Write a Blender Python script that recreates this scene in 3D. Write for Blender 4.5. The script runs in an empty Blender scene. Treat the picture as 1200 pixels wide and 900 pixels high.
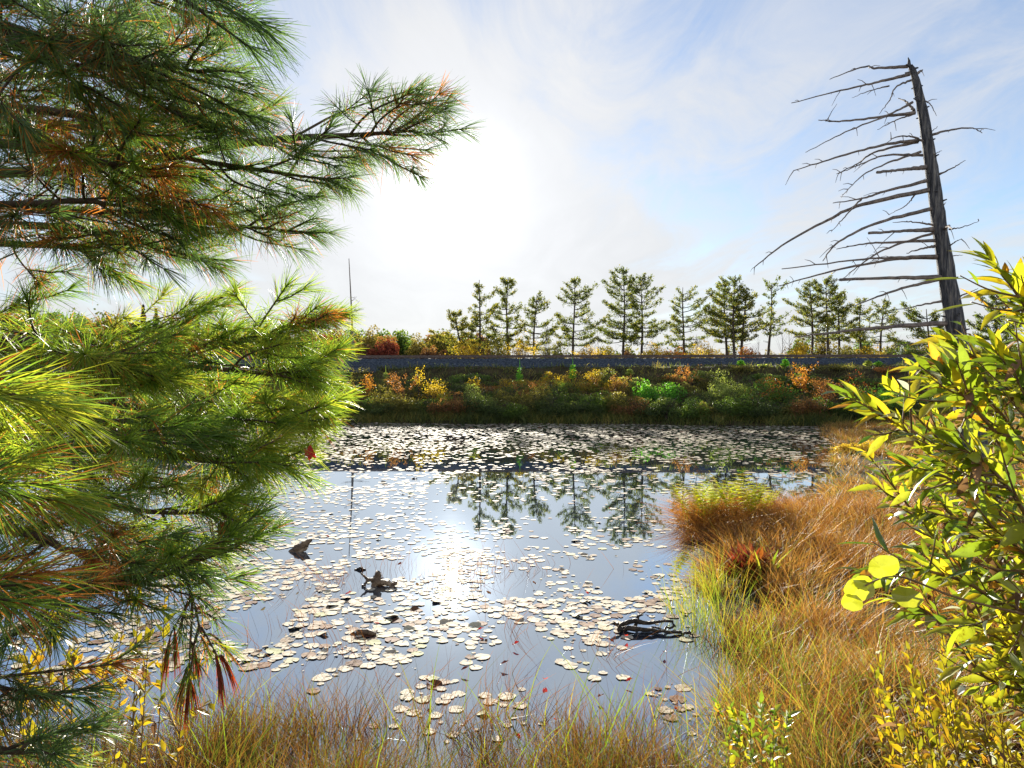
import bpy, math, random
import numpy as np
from mathutils import Vector

random.seed(7)
RS = np.random.default_rng(7)
scene = bpy.context.scene
COL = scene.collection
F, CX, CY, CAMZ = 833.0, 600.0, 450.0, 2.4


def at(px, py, Y):
    """world point seen at photo pixel (px, py) at distance Y"""
    return np.array([(px - CX) / F * Y, Y, CAMZ - (py - CY) / F * Y])


def unit(v):
    return v / np.maximum(np.linalg.norm(v, axis=-1, keepdims=True), 1e-9)


# ---------------------------------------------------------------- mesh builder
class MB:
    def __init__(self):
        self.v, self.f, self.t, self.h, self.n = [], [], [], [], 0

    def add(self, v, f, tint=0.5, h=0.5):
        v = np.asarray(v, float).reshape(-1, 3)
        f = np.asarray(f, int)
        k = len(v)
        self.v.append(v)
        self.f.append(f + self.n)
        self.t.append(np.broadcast_to(np.asarray(tint, float), (k,)).copy())
        self.h.append(np.broadcast_to(np.asarray(h, float), (k,)).copy())
        self.n += k

    def mesh(self, name, mat, smooth=False):
        me = bpy.data.meshes.new(name)
        v = np.concatenate(self.v)
        me.vertices.add(len(v))
        me.vertices.foreach_set('co', v.astype(np.float32).ravel())
        sizes = np.concatenate([np.full(len(f), f.shape[1], int) for f in self.f])
        loops = np.concatenate([f.ravel() for f in self.f])
        me.loops.add(len(loops))
        me.loops.foreach_set('vertex_index', loops.astype(np.int32))
        me.polygons.add(len(sizes))
        starts = np.concatenate([[0], np.cumsum(sizes)[:-1]])
        me.polygons.foreach_set('loop_start', starts.astype(np.int32))
        me.polygons.foreach_set('loop_total', sizes.astype(np.int32))
        me.polygons.foreach_set('use_smooth', np.full(len(sizes), smooth, bool))
        for nm, arr in (('tint', self.t), ('h', self.h)):
            a = me.attributes.new(nm, 'FLOAT', 'POINT')
            a.data.foreach_set('value', np.concatenate(arr).astype(np.float32))
        me.update(calc_edges=True)
        me.materials.append(mat)
        return me

    def build(self, name, mat, parent=None, smooth=False, loc=None):
        o = bpy.data.objects.new(name, self.mesh(name, mat, smooth))
        COL.objects.link(o)
        if parent is not None:
            o.parent = parent
        if loc is not None:
            o.location = loc
        return o


def tag(o, label, cat, group=None):
    o['label'] = label
    o['category'] = cat
    if group:
        o['group'] = group
    return o


def thing(name, label, cat, loc=(0, 0, 0), group=None):
    o = bpy.data.objects.new(name, None)
    o.empty_display_size = 0.1
    COL.objects.link(o)
    o.location = loc
    return tag(o, label, cat, group)


def copy_tree(o, parent=None):
    c = o.copy()
    COL.objects.link(c)
    if parent is not None:
        c.parent = parent
    for ch in list(o.children):
        copy_tree(ch, c)
    return c


def catmull(pts, n):
    p = np.asarray(pts, float)
    if len(p) == 2:
        return p[0] + (p[1] - p[0]) * np.linspace(0, 1, n)[:, None]
    q = np.vstack([2 * p[0] - p[1], p, 2 * p[-1] - p[-2]])
    m = len(p) - 1
    out = []
    for s in np.linspace(0, m, n):
        i = min(int(s), m - 1)
        t = s - i
        a, b, c, d = q[i], q[i + 1], q[i + 2], q[i + 3]
        out.append(0.5 * ((2 * b) + (-a + c) * t + (2 * a - 5 * b + 4 * c - d) * t * t + (-a + 3 * b - 3 * c + d) * t ** 3))
    return np.array(out)


def tube(mb, pts, rad, sides=6, tint=0.5, knot=0.0, cap=True):
    p = np.asarray(pts, float)
    n = len(p)
    r = np.interp(np.linspace(0, 1, n), np.linspace(0, 1, len(np.atleast_1d(rad))), np.atleast_1d(rad)) if np.ndim(rad) else np.full(n, rad)
    d = unit(np.gradient(p, axis=0))
    ref = np.array([0., 0., 1.]) if abs(d[0][2]) < 0.85 else np.array([1., 0., 0.])
    a = unit(np.cross(d, ref))
    b = np.cross(d, a)
    an = np.arange(sides) / sides * 2 * math.pi
    rr = r[:, None] * (1 + knot * RS.uniform(-1, 1, (n, sides)))
    v = p[:, None] + rr[..., None] * (a[:, None] * np.cos(an)[None, :, None] + b[:, None] * np.sin(an)[None, :, None])
    i = np.arange(n - 1)[:, None] * sides
    j = np.arange(sides)[None]
    j2 = (j + 1) % sides
    f = np.stack([i + j, i + j2, i + sides + j2, i + sides + j], -1).reshape(-1, 4)
    mb.add(v.reshape(-1, 3), f, tint, np.repeat(np.linspace(0, 1, n), sides))
    if cap:
        mb.add(v[-1], np.arange(sides)[None], tint, 1.0)


def ribbons(mb, P, D, L, W, bend=None, tint=0.5, segs=3, prof=None):
    """tapered curved blades; P base, D unit direction, L length, W width, bend = offset at the tip"""
    P, D = np.asarray(P, float), np.asarray(D, float)
    N = len(P)
    L = np.broadcast_to(L, (N,))
    W = np.broadcast_to(W, (N,))
    tint = np.broadcast_to(tint, (N,))
    s = unit(np.cross(D, RS.normal(size=(N, 3))))
    t = np.linspace(0, 1, segs + 1)
    if prof is None:
        prof = np.clip(1.0 - t ** 2 * 0.9, 0.08, 1)
    c = P[:, None] + D[:, None] * (L[:, None] * t)[..., None]
    if bend is not None:
        c = c + np.asarray(bend)[:, None] * (t ** 2)[None, :, None]
    o = s[:, None] * (W[:, None] * prof[None] * 0.5)[..., None]
    v = np.stack([c - o, c + o], 2).reshape(-1, 3)
    base = np.arange(N)[:, None] * (2 * (segs + 1)) + np.arange(segs)[None] * 2
    f = np.stack([base, base + 1, base + 3, base + 2], -1).reshape(-1, 4)
    mb.add(v, f, np.repeat(tint, 2 * (segs + 1)), np.tile(np.repeat(t, 2), N))


def leaves(mb, P, D, Nn, L, W, tint=0.5, fold=0.25, droop=0.25, wave=0.0):
    """folded lance leaves: P base, D direction, Nn rough upward normal"""
    P, D, Nn = (np.asarray(a, float) for a in (P, D, Nn))
    N = len(P)
    L = np.broadcast_to(L, (N,))
    W = np.broadcast_to(W, (N,))
    tint = np.broadcast_to(tint, (N,))
    s = unit(np.cross(D, Nn))
    up = np.cross(s, D)
    t = np.array([0, .12, .3, .5, .7, .87, 1.0])
    pr = np.array([.05, .42, .88, 1.0, .74, .36, .02])
    K = len(t)
    dr = np.broadcast_to(droop, (N,))
    c = P[:, None] + D[:, None] * (L[:, None] * t)[..., None] - up[:, None] * (L[:, None] * dr[:, None] * t ** 2)[..., None]
    c = c + s[:, None] * (L * RS.normal(0, .09, N))[:, None, None] * (t ** 2)[None, :, None]
    w = (W[:, None] * pr * 0.5)
    rise = w * fold
    wv = RS.normal(0, 1, (N, K, 2)) * wave * w[..., None]
    lft = c - s[:, None] * w[..., None] + up[:, None] * (rise + wv[..., 0])[..., None]
    rgt = c + s[:, None] * w[..., None] + up[:, None] * (rise + wv[..., 1])[..., None]
    v = np.stack([lft, c, rgt], 2).reshape(-1, 3)
    b = np.arange(N)[:, None] * (3 * K) + np.arange(K - 1)[None] * 3
    f = np.concatenate([np.stack([b, b + 1, b + 4, b + 3], -1).reshape(-1, 4), np.stack([b + 1, b + 2, b + 5, b + 4], -1).reshape(-1, 4)])
    mb.add(v, f, np.repeat(tint, 3 * K), np.tile(np.repeat(t, 3), N))


def diamonds(mb, C, size, tint=0.5, aspect=0.6, D=None):
    C = np.asarray(C, float)
    N = len(C)
    size = np.broadcast_to(size, (N,))[:, None]
    if D is None:
        D = unit(RS.normal(size=(N, 3)))
    s = unit(np.cross(D, RS.normal(size=(N, 3))))
    v = np.stack([C - D * size * .5, C + s * size * aspect * .5, C + D * size * .5, C - s * size * aspect * .5], 1).reshape(-1, 3)
    f = np.arange(N * 4).reshape(N, 4)
    mb.add(v, f, np.repeat(np.broadcast_to(tint, (N,)), 4), 0.5)


_T = np.random.default_rng(3).uniform(0, 1, (64, 64))


def vnoise(x, y):
    xi, yi = np.floor(x).astype(int), np.floor(y).astype(int)
    fx, fy = x - xi, y - yi
    fx, fy = fx * fx * (3 - 2 * fx), fy * fy * (3 - 2 * fy)
    g = lambda a, b: _T[a % 64, b % 64]
    return (g(xi, yi) * (1 - fx) + g(xi + 1, yi) * fx) * (1 - fy) + (g(xi, yi + 1) * (1 - fx) + g(xi + 1, yi + 1) * fx) * fy


def fnoise(x, y, o=3):
    s = a = 0
    for k in range(o):
        s = s + vnoise(x * 2 ** k + 17 * k, y * 2 ** k + 5 * k) / 2 ** k
        a += 1 / 2 ** k
    return s / a


# ---------------------------------------------------------------- materials
def new_mat(name):
    m = bpy.data.materials.new(name)
    m.use_nodes = True
    nt = m.node_tree
    nt.nodes.clear()
    return m, nt, nt.nodes, nt.links


def ramp_node(N, stops):
    r = N.new('ShaderNodeValToRGB')
    e = r.color_ramp.elements
    while len(e) < len(stops):
        e.new(0.5)
    for el, (p, c) in zip(e, stops):
        el.position = p
        el.color = (*c, 1)
    return r


def leaf_mat(name, stops, trans=0.45, rough=0.45, spec=0.35, tk=(1.5, 1.5, 1.0), along=None, mott=False):
    m, nt, N, L = new_mat(name)
    at_ = N.new('ShaderNodeAttribute')
    at_.attribute_name = 'tint'
    r = ramp_node(N, stops)
    L.new(at_.outputs['Fac'], r.inputs['Fac'])
    col = r.outputs['Color']
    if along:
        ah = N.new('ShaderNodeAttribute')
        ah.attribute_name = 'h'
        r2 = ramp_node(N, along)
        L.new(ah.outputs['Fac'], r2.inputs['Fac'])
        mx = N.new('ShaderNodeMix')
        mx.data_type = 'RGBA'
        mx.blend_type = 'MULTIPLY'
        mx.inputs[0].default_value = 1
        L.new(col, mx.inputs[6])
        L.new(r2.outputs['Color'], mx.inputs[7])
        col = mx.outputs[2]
    if mott:
        tc = N.new('ShaderNodeTexCoord')
        nz = N.new('ShaderNodeTexNoise')
        nz.inputs['Scale'].default_value = 55
        nz.inputs['Detail'].default_value = 5
        nz.inputs['Roughness'].default_value = .7
        L.new(tc.outputs['Object'], nz.inputs['Vector'])
        r3 = ramp_node(N, [(.3, (.42, .27, .15)), (.40, (.85, .85, .8)), (.6, (1, 1, 1)), (.75, (1.0, .9, .7))])
        L.new(nz.outputs['Fac'], r3.inputs['Fac'])
        mz = N.new('ShaderNodeMix')
        mz.data_type = 'RGBA'
        mz.blend_type = 'MULTIPLY'
        mz.inputs[0].default_value = 1
        L.new(col, mz.inputs[6])
        L.new(r3.outputs['Color'], mz.inputs[7])
        col = mz.outputs[2]
    p = N.new('ShaderNodeBsdfPrincipled')
    p.inputs['Roughness'].default_value = rough
    p.inputs['Specular IOR Level'].default_value = spec
    L.new(col, p.inputs['Base Color'])
    tm = N.new('ShaderNodeMix')
    tm.data_type = 'RGBA'
    tm.blend_type = 'MULTIPLY'
    tm.inputs[0].default_value = 1
    tm.inputs[7].default_value = (*tk, 1)
    L.new(col, tm.inputs[6])
    tr = N.new('ShaderNodeBsdfTranslucent')
    L.new(tm.outputs[2], tr.inputs['Color'])
    ms = N.new('ShaderNodeMixShader')
    ms.inputs[0].default_value = trans
    L.new(p.outputs[0], ms.inputs[1])
    L.new(tr.outputs[0], ms.inputs[2])
    o = N.new('ShaderNodeOutputMaterial')
    L.new(ms.outputs[0], o.inputs[0])
    return m


def solid_mat(name, stops, scale=8.0, rough=0.85, bump=0.3, bscale=30.0, stretch=(1, 1, 1), spec=0.3, detail=6, bdist=0.02):
    m, nt, N, L = new_mat(name)
    tc = N.new('ShaderNodeTexCoord')
    mp = N.new('ShaderNodeMapping')
    mp.inputs['Scale'].default_value = stretch
    L.new(tc.outputs['Object'], mp.inputs[0])
    n = N.new('ShaderNodeTexNoise')
    n.inputs['Scale'].default_value = scale
    n.inputs['Detail'].default_value = detail
    L.new(mp.outputs[0], n.inputs['Vector'])
    r = ramp_node(N, stops)
    L.new(n.outputs['Fac'], r.inputs['Fac'])
    p = N.new('ShaderNodeBsdfPrincipled')
    p.inputs['Roughness'].default_value = rough
    p.inputs['Specular IOR Level'].default_value = spec
    L.new(r.outputs['Color'], p.inputs['Base Color'])
    if bump:
        n2 = N.new('ShaderNodeTexNoise')
        n2.inputs['Scale'].default_value = bscale
        n2.inputs['Detail'].default_value = 8
        L.new(mp.outputs[0], n2.inputs['Vector'])
        b = N.new('ShaderNodeBump')
        b.inputs['Strength'].default_value = bump
        b.inputs['Distance'].default_value = bdist
        L.new(n2.outputs['Fac'], b.inputs['Height'])
        L.new(b.outputs[0], p.inputs['Normal'])
    o = N.new('ShaderNodeOutputMaterial')
    L.new(p.outputs[0], o.inputs[0])
    return m


M = {}
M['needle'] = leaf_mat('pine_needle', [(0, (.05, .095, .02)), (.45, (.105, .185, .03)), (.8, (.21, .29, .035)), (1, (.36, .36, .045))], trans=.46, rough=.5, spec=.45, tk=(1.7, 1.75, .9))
M['needle_blue'] = leaf_mat('pine_needle_bluish', [(0, (.055, .10, .045)), (.6, (.10, .165, .05)), (1, (.2, .26, .05))], trans=.40, rough=.5, spec=.45, tk=(1.6, 1.7, 1.0))  # duller, bluer green needle colour, mostly for the upper boughs
M['dead_needle'] = leaf_mat('dead_pine_needle', [(0, (.16, .06, .02)), (.5, (.36, .14, .03)), (1, (.55, .28, .06))], trans=.4, rough=.5, tk=(1.7, 1.3, .9))
M['rust_needle'] = leaf_mat('rust_pine_needle', [(0, (.10, .018, .01)), (.5, (.22, .04, .018)), (1, (.34, .08, .02))], trans=.35, rough=.5, tk=(1.6, 1.1, .8))
M['twig'] = solid_mat('pine_twig_bark', [(.3, (.035, .022, .014)), (.7, (.11, .075, .05))], scale=40, bscale=120, bdist=.004)
M['bark'] = solid_mat('pine_bark', [(.3, (.04, .028, .02)), (.7, (.12, .09, .07))], scale=12, bscale=25, bump=.8)
M['snag'] = solid_mat('weathered_snag_wood', [(.30, (.025, .027, .032)), (.5, (.10, .105, .12)), (.72, (.30, .285, .26))], scale=3.5, bscale=7, bump=1.0, stretch=(8, 8, .8), bdist=.12)
M['snag_branch'] = solid_mat('dead_branch_wood', [(.3, (.08, .07, .07)), (.7, (.24, .20, .17))], scale=14, bscale=40, bump=.6)
M['willow_leaf'] = leaf_mat('willow_leaf', [(0, (.06, .12, .02)), (.3, (.16, .23, .02)), (.6, (.33, .35, .03)), (.85, (.52, .40, .03)), (1, (.5, .24, .03))], trans=.5, rough=.34, spec=.8, tk=(1.7, 1.65, .8), along=[(0, (.8, .8, .8)), (.3, (1, 1, 1)), (.86, (1, .97, .9)), (.97, (.75, .5, .35)), (1, (.5, .3, .2))], mott=True)
M['yellow_leaf'] = leaf_mat('yellow_leaf', [(0, (.16, .17, .02)), (.5, (.36, .29, .02)), (1, (.45, .22, .03))], trans=.45, rough=.45, spec=.4, tk=(1.5, 1.5, .6), mott=True)
M['brown_leaf'] = leaf_mat('withered_leaf', [(0, (.10, .05, .03)), (1, (.34, .20, .11))], trans=.3, rough=.6)
M['pale_leaf'] = leaf_mat('pale_leaf_underside', [(0, (.5, .55, .5)), (1, (.7, .72, .68))], trans=.2, rough=.6)
M['willow_stem'] = solid_mat('willow_stem', [(.3, (.09, .05, .025)), (.7, (.22, .13, .06))], scale=20, bump=.2, rough=.5)
M['red_leaf'] = leaf_mat('red_maple_leaf', [(0, (.30, .02, .015)), (1, (.55, .05, .02))], trans=.4, rough=.4, tk=(1.6, 1, .8))
M['floating_leaf'] = leaf_mat('floating_leaf', [(0, (.10, .02, .015)), (.45, (.25, .05, .03)), (.7, (.32, .16, .06)), (1, (.40, .28, .12))], trans=.2, rough=.4)
M['grass'] = leaf_mat('marsh_grass', [(0, (.11, .04, .015)), (.25, (.28, .125, .03)), (.45, (.42, .23, .05)), (.62, (.48, .32, .12)), (.74, (.30, .27, .06)), (.86, (.20, .25, .03)), (1, (.12, .22, .02))], trans=.38, rough=.5, spec=.4, tk=(1.55, 1.4, .9), along=[(0, (.22, .22, .2)), (.45, (.75, .75, .75)), (1, (1.1, 1.08, 1.0))])  # blade bases darkened in the colour, painted depth shade
M['shore_grass'] = leaf_mat('shore_grass', [(0, (.06, .025, .01)), (.3, (.16, .065, .02)), (.55, (.30, .16, .04)), (.75, (.20, .17, .03)), (1, (.12, .19, .02))], trans=.3, rough=.5, spec=.4, tk=(1.5, 1.4, .8), along=[(0, (.4, .4, .4)), (.45, (.85, .85, .85)), (1, (1, 1, 1))])  # roots painted darker to stand in for shade between the stems
M['rust_grass'] = leaf_mat('rust_sedge', [(0, (.14, .05, .015)), (.4, (.36, .155, .03)), (.75, (.46, .24, .05)), (1, (.5, .34, .12))], trans=.38, rough=.5, spec=.4, tk=(1.5, 1.3, .9), along=[(0, (.25, .25, .25)), (.45, (.8, .8, .8)), (1, (1.05, 1.05, 1.05))])  # shade deep in the tufts is put into the darker base colour
M['green_grass'] = leaf_mat('green_sedge', [(0, (.09, .13, .02)), (.35, (.15, .21, .025)), (.6, (.28, .24, .04)), (1, (.40, .22, .06))], trans=.5, rough=.45, spec=.4, tk=(1.6, 1.6, .7))
M['fern'] = leaf_mat('yellow_fern', [(0, (.24, .32, .03)), (.6, (.48, .48, .04)), (1, (.55, .38, .04))], trans=.55, rough=.45, tk=(1.6, 1.6, .6))
M['red_plant'] = leaf_mat('red_rosette_leaf', [(0, (.07, .015, .01)), (.6, (.20, .03, .015)), (1, (.30, .10, .02))], trans=.3, rough=.4)
M['far_pine'] = leaf_mat('far_pine_foliage', [(0, (.04, .065, .022)), (.5, (.08, .11, .03)), (.85, (.16, .165, .035)), (1, (.30, .24, .05))], trans=.45, rough=.6, spec=.2, tk=(1.6, 1.6, .8))
M['wood_dark'] = solid_mat('far_trunk_bark', [(.3, (.03, .024, .02)), (.7, (.09, .07, .055))], scale=3, bump=.3)
M['pad'] = None
PAL = {
    'green': [(0, (.05, .09, .02)), (.6, (.11, .18, .03)), (1, (.26, .30, .05))],
    'light': [(0, (.16, .21, .05)), (.6, (.32, .38, .09)), (1, (.5, .52, .18))],
    'bright': [(0, (.07, .22, .03)), (.6, (.15, .42, .04)), (1, (.36, .5, .06))],
    'olive': [(0, (.09, .09, .025)), (.6, (.20, .18, .04)), (1, (.36, .28, .07))],
    'dark': [(0, (.035, .055, .02)), (.6, (.075, .11, .03)), (1, (.16, .18, .05))],
    'brown': [(0, (.12, .055, .025)), (.6, (.26, .13, .05)), (1, (.44, .26, .08))],
    'orange': [(0, (.24, .08, .02)), (.6, (.50, .20, .03)), (1, (.65, .36, .05))],
    'gold': [(0, (.26, .17, .02)), (.6, (.55, .38, .03)), (1, (.7, .52, .06))],
    'red': [(0, (.16, .03, .02)), (.5, (.48, .07, .03)), (1, (.56, .18, .04))],
    'redgreen': [(0, (.06, .12, .03)), (.55, (.13, .24, .03)), (.64, (.5, .08, .03)), (1, (.6, .2, .04))],
    'rust': [(0, (.18, .07, .03)), (.6, (.36, .15, .05)), (1, (.52, .26, .08))],
}
for k_, st in PAL.items():
    M['leaf_' + k_] = leaf_mat('leaf_' + k_, st, trans=.45, rough=.55, spec=.3, tk=(1.5, 1.5, .8))


def pad_mat():
    m, nt, N, L = new_mat('lily_pad')
    a = N.new('ShaderNodeAttribute')
    a.attribute_name = 'tint'
    r = ramp_node(N, [(0, (.10, .04, .025)), (.12, (.20, .11, .065)), (.3, (.42, .36, .28)), (.7, (.54, .49, .40)), (1, (.36, .38, .2))])
    L.new(a.outputs['Fac'], r.inputs['Fac'])
    tc = N.new('ShaderNodeTexCoord')
    n = N.new('ShaderNodeTexNoise')
    n.inputs['Scale'].default_value = 16
    n.inputs['Detail'].default_value = 6
    L.new(tc.outputs['Object'], n.inputs['Vector'])
    r2 = ramp_node(N, [(.32, (.45, .32, .22)), (.46, (.9, .88, .82)), (1, (1, 1, 1))])
    L.new(n.outputs['Fac'], r2.inputs['Fac'])
    mx = N.new('ShaderNodeMix')
    mx.data_type = 'RGBA'
    mx.blend_type = 'MULTIPLY'
    mx.inputs[0].default_value = 1
    L.new(r.outputs['Color'], mx.inputs[6])
    L.new(r2.outputs['Color'], mx.inputs[7])
    p = N.new('ShaderNodeBsdfPrincipled')
    p.inputs['Roughness'].default_value = .75
    p.inputs['Specular IOR Level'].default_value = .08
    L.new(mx.outputs[2], p.inputs['Base Color'])
    b = N.new('ShaderNodeBump')
    b.inputs['Strength'].default_value = .5
    b.inputs['Distance'].default_value = .01
    L.new(n.outputs['Fac'], b.inputs['Height'])
    L.new(b.outputs[0], p.inputs['Normal'])
    o = N.new('ShaderNodeOutputMaterial')
    L.new(p.outputs[0], o.inputs[0])
    return m


M['pad'] = pad_mat()


def water_mat():
    m, nt, N, L = new_mat('pond_water')
    tc = N.new('ShaderNodeTexCoord')
    n = N.new('ShaderNodeTexNoise')
    n.inputs['Scale'].default_value = 2.2
    n.inputs['Detail'].default_value = 3
    L.new(tc.outputs['Object'], n.inputs['Vector'])
    b = N.new('ShaderNodeBump')
    b.inputs['Strength'].default_value = .04
    b.inputs['Distance'].default_value = .01
    L.new(n.outputs['Fac'], b.inputs['Height'])
    df = N.new('ShaderNodeBsdfDiffuse')
    df.inputs['Color'].default_value = (.02, .03, .05, 1)
    gl = N.new('ShaderNodeBsdfGlossy')
    gl.inputs['Color'].default_value = (.80, .90, 1.0, 1)
    gl.inputs['Roughness'].default_value = .016
    L.new(b.outputs[0], gl.inputs['Normal'])
    fr = N.new('ShaderNodeFresnel')
    fr.inputs['IOR'].default_value = 1.45
    mr = N.new('ShaderNodeMapRange')
    mr.inputs['From Min'].default_value = .04
    mr.inputs['From Max'].default_value = .55
    mr.inputs['To Min'].default_value = .42
    mr.inputs['To Max'].default_value = .88
    L.new(fr.outputs[0], mr.inputs['Value'])
    ms = N.new('ShaderNodeMixShader')
    L.new(mr.outputs['Result'], ms.inputs[0])
    L.new(df.outputs[0], ms.inputs[1])
    L.new(gl.outputs[0], ms.inputs[2])
    o = N.new('ShaderNodeOutputMaterial')
    L.new(ms.outputs[0], o.inputs[0])
    return m


M['water'] = water_mat()
M['ground'] = solid_mat('bank_soil', [(.3, (.02, .017, .01)), (.5, (.05, .04, .02)), (.7, (.08, .065, .03))], spec=.05, scale=1.3, bscale=12, bump=.8, bdist=.06)
M['ballast'] = solid_mat('ballast_stone', [(.3, (.012, .02, .032)), (.5, (.032, .045, .065)), (.7, (.085, .10, .125))], scale=7, bscale=9, bump=1.0, bdist=.12, detail=9)
M['steel'] = solid_mat('rail_steel', [(.3, (.05, .035, .03)), (.7, (.12, .09, .08))], scale=5, bump=.1, rough=.5)
M['sleeper'] = solid_mat('sleeper_wood', [(.3, (.03, .025, .02)), (.7, (.08, .065, .05))], scale=6, bump=.4)
M['driftwood'] = solid_mat('wet_driftwood', [(.3, (.05, .035, .025)), (.55, (.16, .11, .07)), (.75, (.36, .28, .19))], scale=9, bscale=30, bump=.8, rough=.6)
M['rotwood'] = solid_mat('rotten_wood', [(.3, (.012, .01, .008)), (.7, (.06, .045, .03))], scale=14, bscale=40, bump=.9, rough=.55)


# ---------------------------------------------------------------- ground, water
def right_shore(y):
    return np.interp(y, [3, 4.4, 6, 8, 10, 12.3, 12.9, 14, 17, 22, 28, 36, 44], [1.2, 1.5, 1.75, 2.1, 2.5, 2.9, 5.2, 6.4, 7.6, 10.0, 12.8, 15.6, 19])


def left_shore(y):
    return np.interp(y, [3, 4, 7, 13, 22, 40], [-2.6, -3.1, -5.2, -9.5, -17, -28])


def far_shore(x):
    return 43.2 - 0.13 * x + 0.5 * np.sin(x * .35) + .3 * np.sin(x * .9 + 1)


def bank_z(t):
    return np.interp(t, [0, 1.2, 4, 8, 11.5, 14], [0, .3, .65, 1.8, 3.65, 3.85])


def ground_z(x, y):
    x, y = np.asarray(x, float), np.asarray(y, float)
    rough = (fnoise(x * .8, y * .8) - .5)
    dn = 3.3 - y + .3 * np.sin(x * 2)
    dr = x - right_shore(y)
    dl = left_shore(y) - x
    df = y - far_shore(x)
    zn = np.where(dn > 0, np.minimum(dn * .28, .85), dn * .3)
    zr = np.where(dr > 0, np.minimum(dr * .035, .18) + np.clip((dr - 4) * .14, 0, 1.8) * np.clip((y - 13) / 6, 0, 1) + np.clip((6 - y) * .2, 0, .7) * np.clip(dr / 1.0, 0, 1), dr * .35)
    zl = np.where(dl > 0, np.minimum(dl * .12, .9), dl * .3)
    zf = np.where(df > 0, bank_z(df), df * .35)
    z = np.maximum(np.maximum(zn, zr), np.maximum(zl, zf))
    z = np.where(z > 0, z + rough * np.clip(z * .8, .05, .35) * np.where(y > 60, .5, 1), np.maximum(z, -.7) + rough * .03)
    return z


def grid_mesh(name, xs, ys, zf, mat, smooth=True):
    X, Y = np.meshgrid(xs, ys)
    Z = zf(X, Y)
    nx = len(xs)
    i = np.arange(len(ys) - 1)[:, None] * nx
    j = np.arange(nx - 1)[None]
    f = np.stack([i + j, i + j + 1, i + nx + j + 1, i + nx + j], -1).reshape(-1, 4)
    mb = MB()
    mb.add(np.stack([X, Y, Z], -1), f)
    return mb.build(name, mat, smooth=smooth)


xs = np.concatenate([[-900, -500, -250, -140, -90, -65], np.arange(-50, -8, 1.0), np.arange(-8, 14, .3), np.arange(14, 50, 1.0), [60, 80, 120, 200, 400, 900]])
ys = np.concatenate([[-120, -50, -20, -8, -4], np.arange(-2, 16, .25), np.arange(16, 64, .7), [66, 70, 75, 80, 90, 110, 150, 200, 300, 500, 900, 1600]])
g = grid_mesh('ground', xs, ys, ground_z, M['ground'])
g['kind'] = 'structure'

w = MB()
w.add([(-60, 1.5, 0), (60, 1.5, 0), (60, 56, 0), (-60, 56, 0)], [[0, 1, 2, 3]])
wo = w.build('pond_water', M['water'])
wo['kind'] = 'structure'

# ---------------------------------------------------------------- railway on the embankment
TRK = lambda x: 58.6 - 0.04 * x


def ballast_z(x, y):
    t = y - TRK(x)
    z = np.interp(t, [-3.4, -2.9, -1.6, 1.6, 2.9, 3.4], [3.3, 3.72, 4.42, 4.42, 3.5, 3.0])
    return z + (np.random.default_rng(5).uniform(-1, 1, z.shape)) * .07 + .28 * (fnoise(x * .35, y * .5) - .5) * np.clip((4.4 - z) / .5, 0, 1)


bx = np.arange(-70, 80, .22)
bt = np.linspace(-3.4, 3.4, 34)
X, T = np.meshgrid(bx, bt)
Yb = TRK(X) + T
Zb = ballast_z(X, Yb)
nx = len(bx)
i = np.arange(len(bt) - 1)[:, None] * nx
j = np.arange(nx - 1)[None]
mb = MB()
mb.add(np.stack([X, Yb, Zb], -1), np.stack([i + j, i + j + 1, i + nx + j + 1, i + nx + j], -1).reshape(-1, 4))
bo = mb.build('railway_ballast', M['ballast'])
bo['kind'] = 'structure'

trk = thing('railway_track', 'straight railway track along the top of the stony embankment', 'railway track', (0, TRK(0), 4.42))
prof = [(-.075, 0), (.075, 0), (.075, .02), (.012, .035), (.012, .12), (.036, .13), (.036, .165), (-.036, .165), (-.036, .13), (-.012, .12), (-.012, .035), (-.075, .02)]
for off in (-.75, .75):
    mb = MB()
    ends = []
    for x in np.linspace(-68, 78, 20):
        ends.append([(x, -0.04 * x + off + a, .17 + b - .0) for a, b in prof])
    v = np.array(ends).reshape(-1, 3)
    k = len(prof)
    ff = []
    for s in range(19):
        for q in range(k):
            ff.append([s * k + q, s * k + (q + 1) % k, (s + 1) * k + (q + 1) % k, (s + 1) * k + q])
    mb.add(v, ff)
    mb.build('rail', M['steel'], trk)


def box(mb, c, s, tint=.5):
    c, s = np.array(c), np.array(s) / 2
    v = np.array([[a, b, d] for d in (-1, 1) for b in (-1, 1) for a in (-1, 1)]) * s + c
    mb.add(v, [[0, 2, 3, 1], [4, 5, 7, 6], [0, 1, 5, 4], [2, 6, 7, 3], [0, 4, 6, 2], [1, 3, 7, 5]], tint)


mb = MB()
box(mb, (0, 0, -.03), (.22, 2.5, .2))
sl = None
for k in range(100):
    x = -22 + k * .62
    if sl is None:
        sl = mb.build('sleeper', M['sleeper'], trk)
        so = sl
    else:
        so = sl.copy()
        COL.objects.link(so)
        so.parent = trk
    so.location = (x, -0.04 * x, 0)


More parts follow.
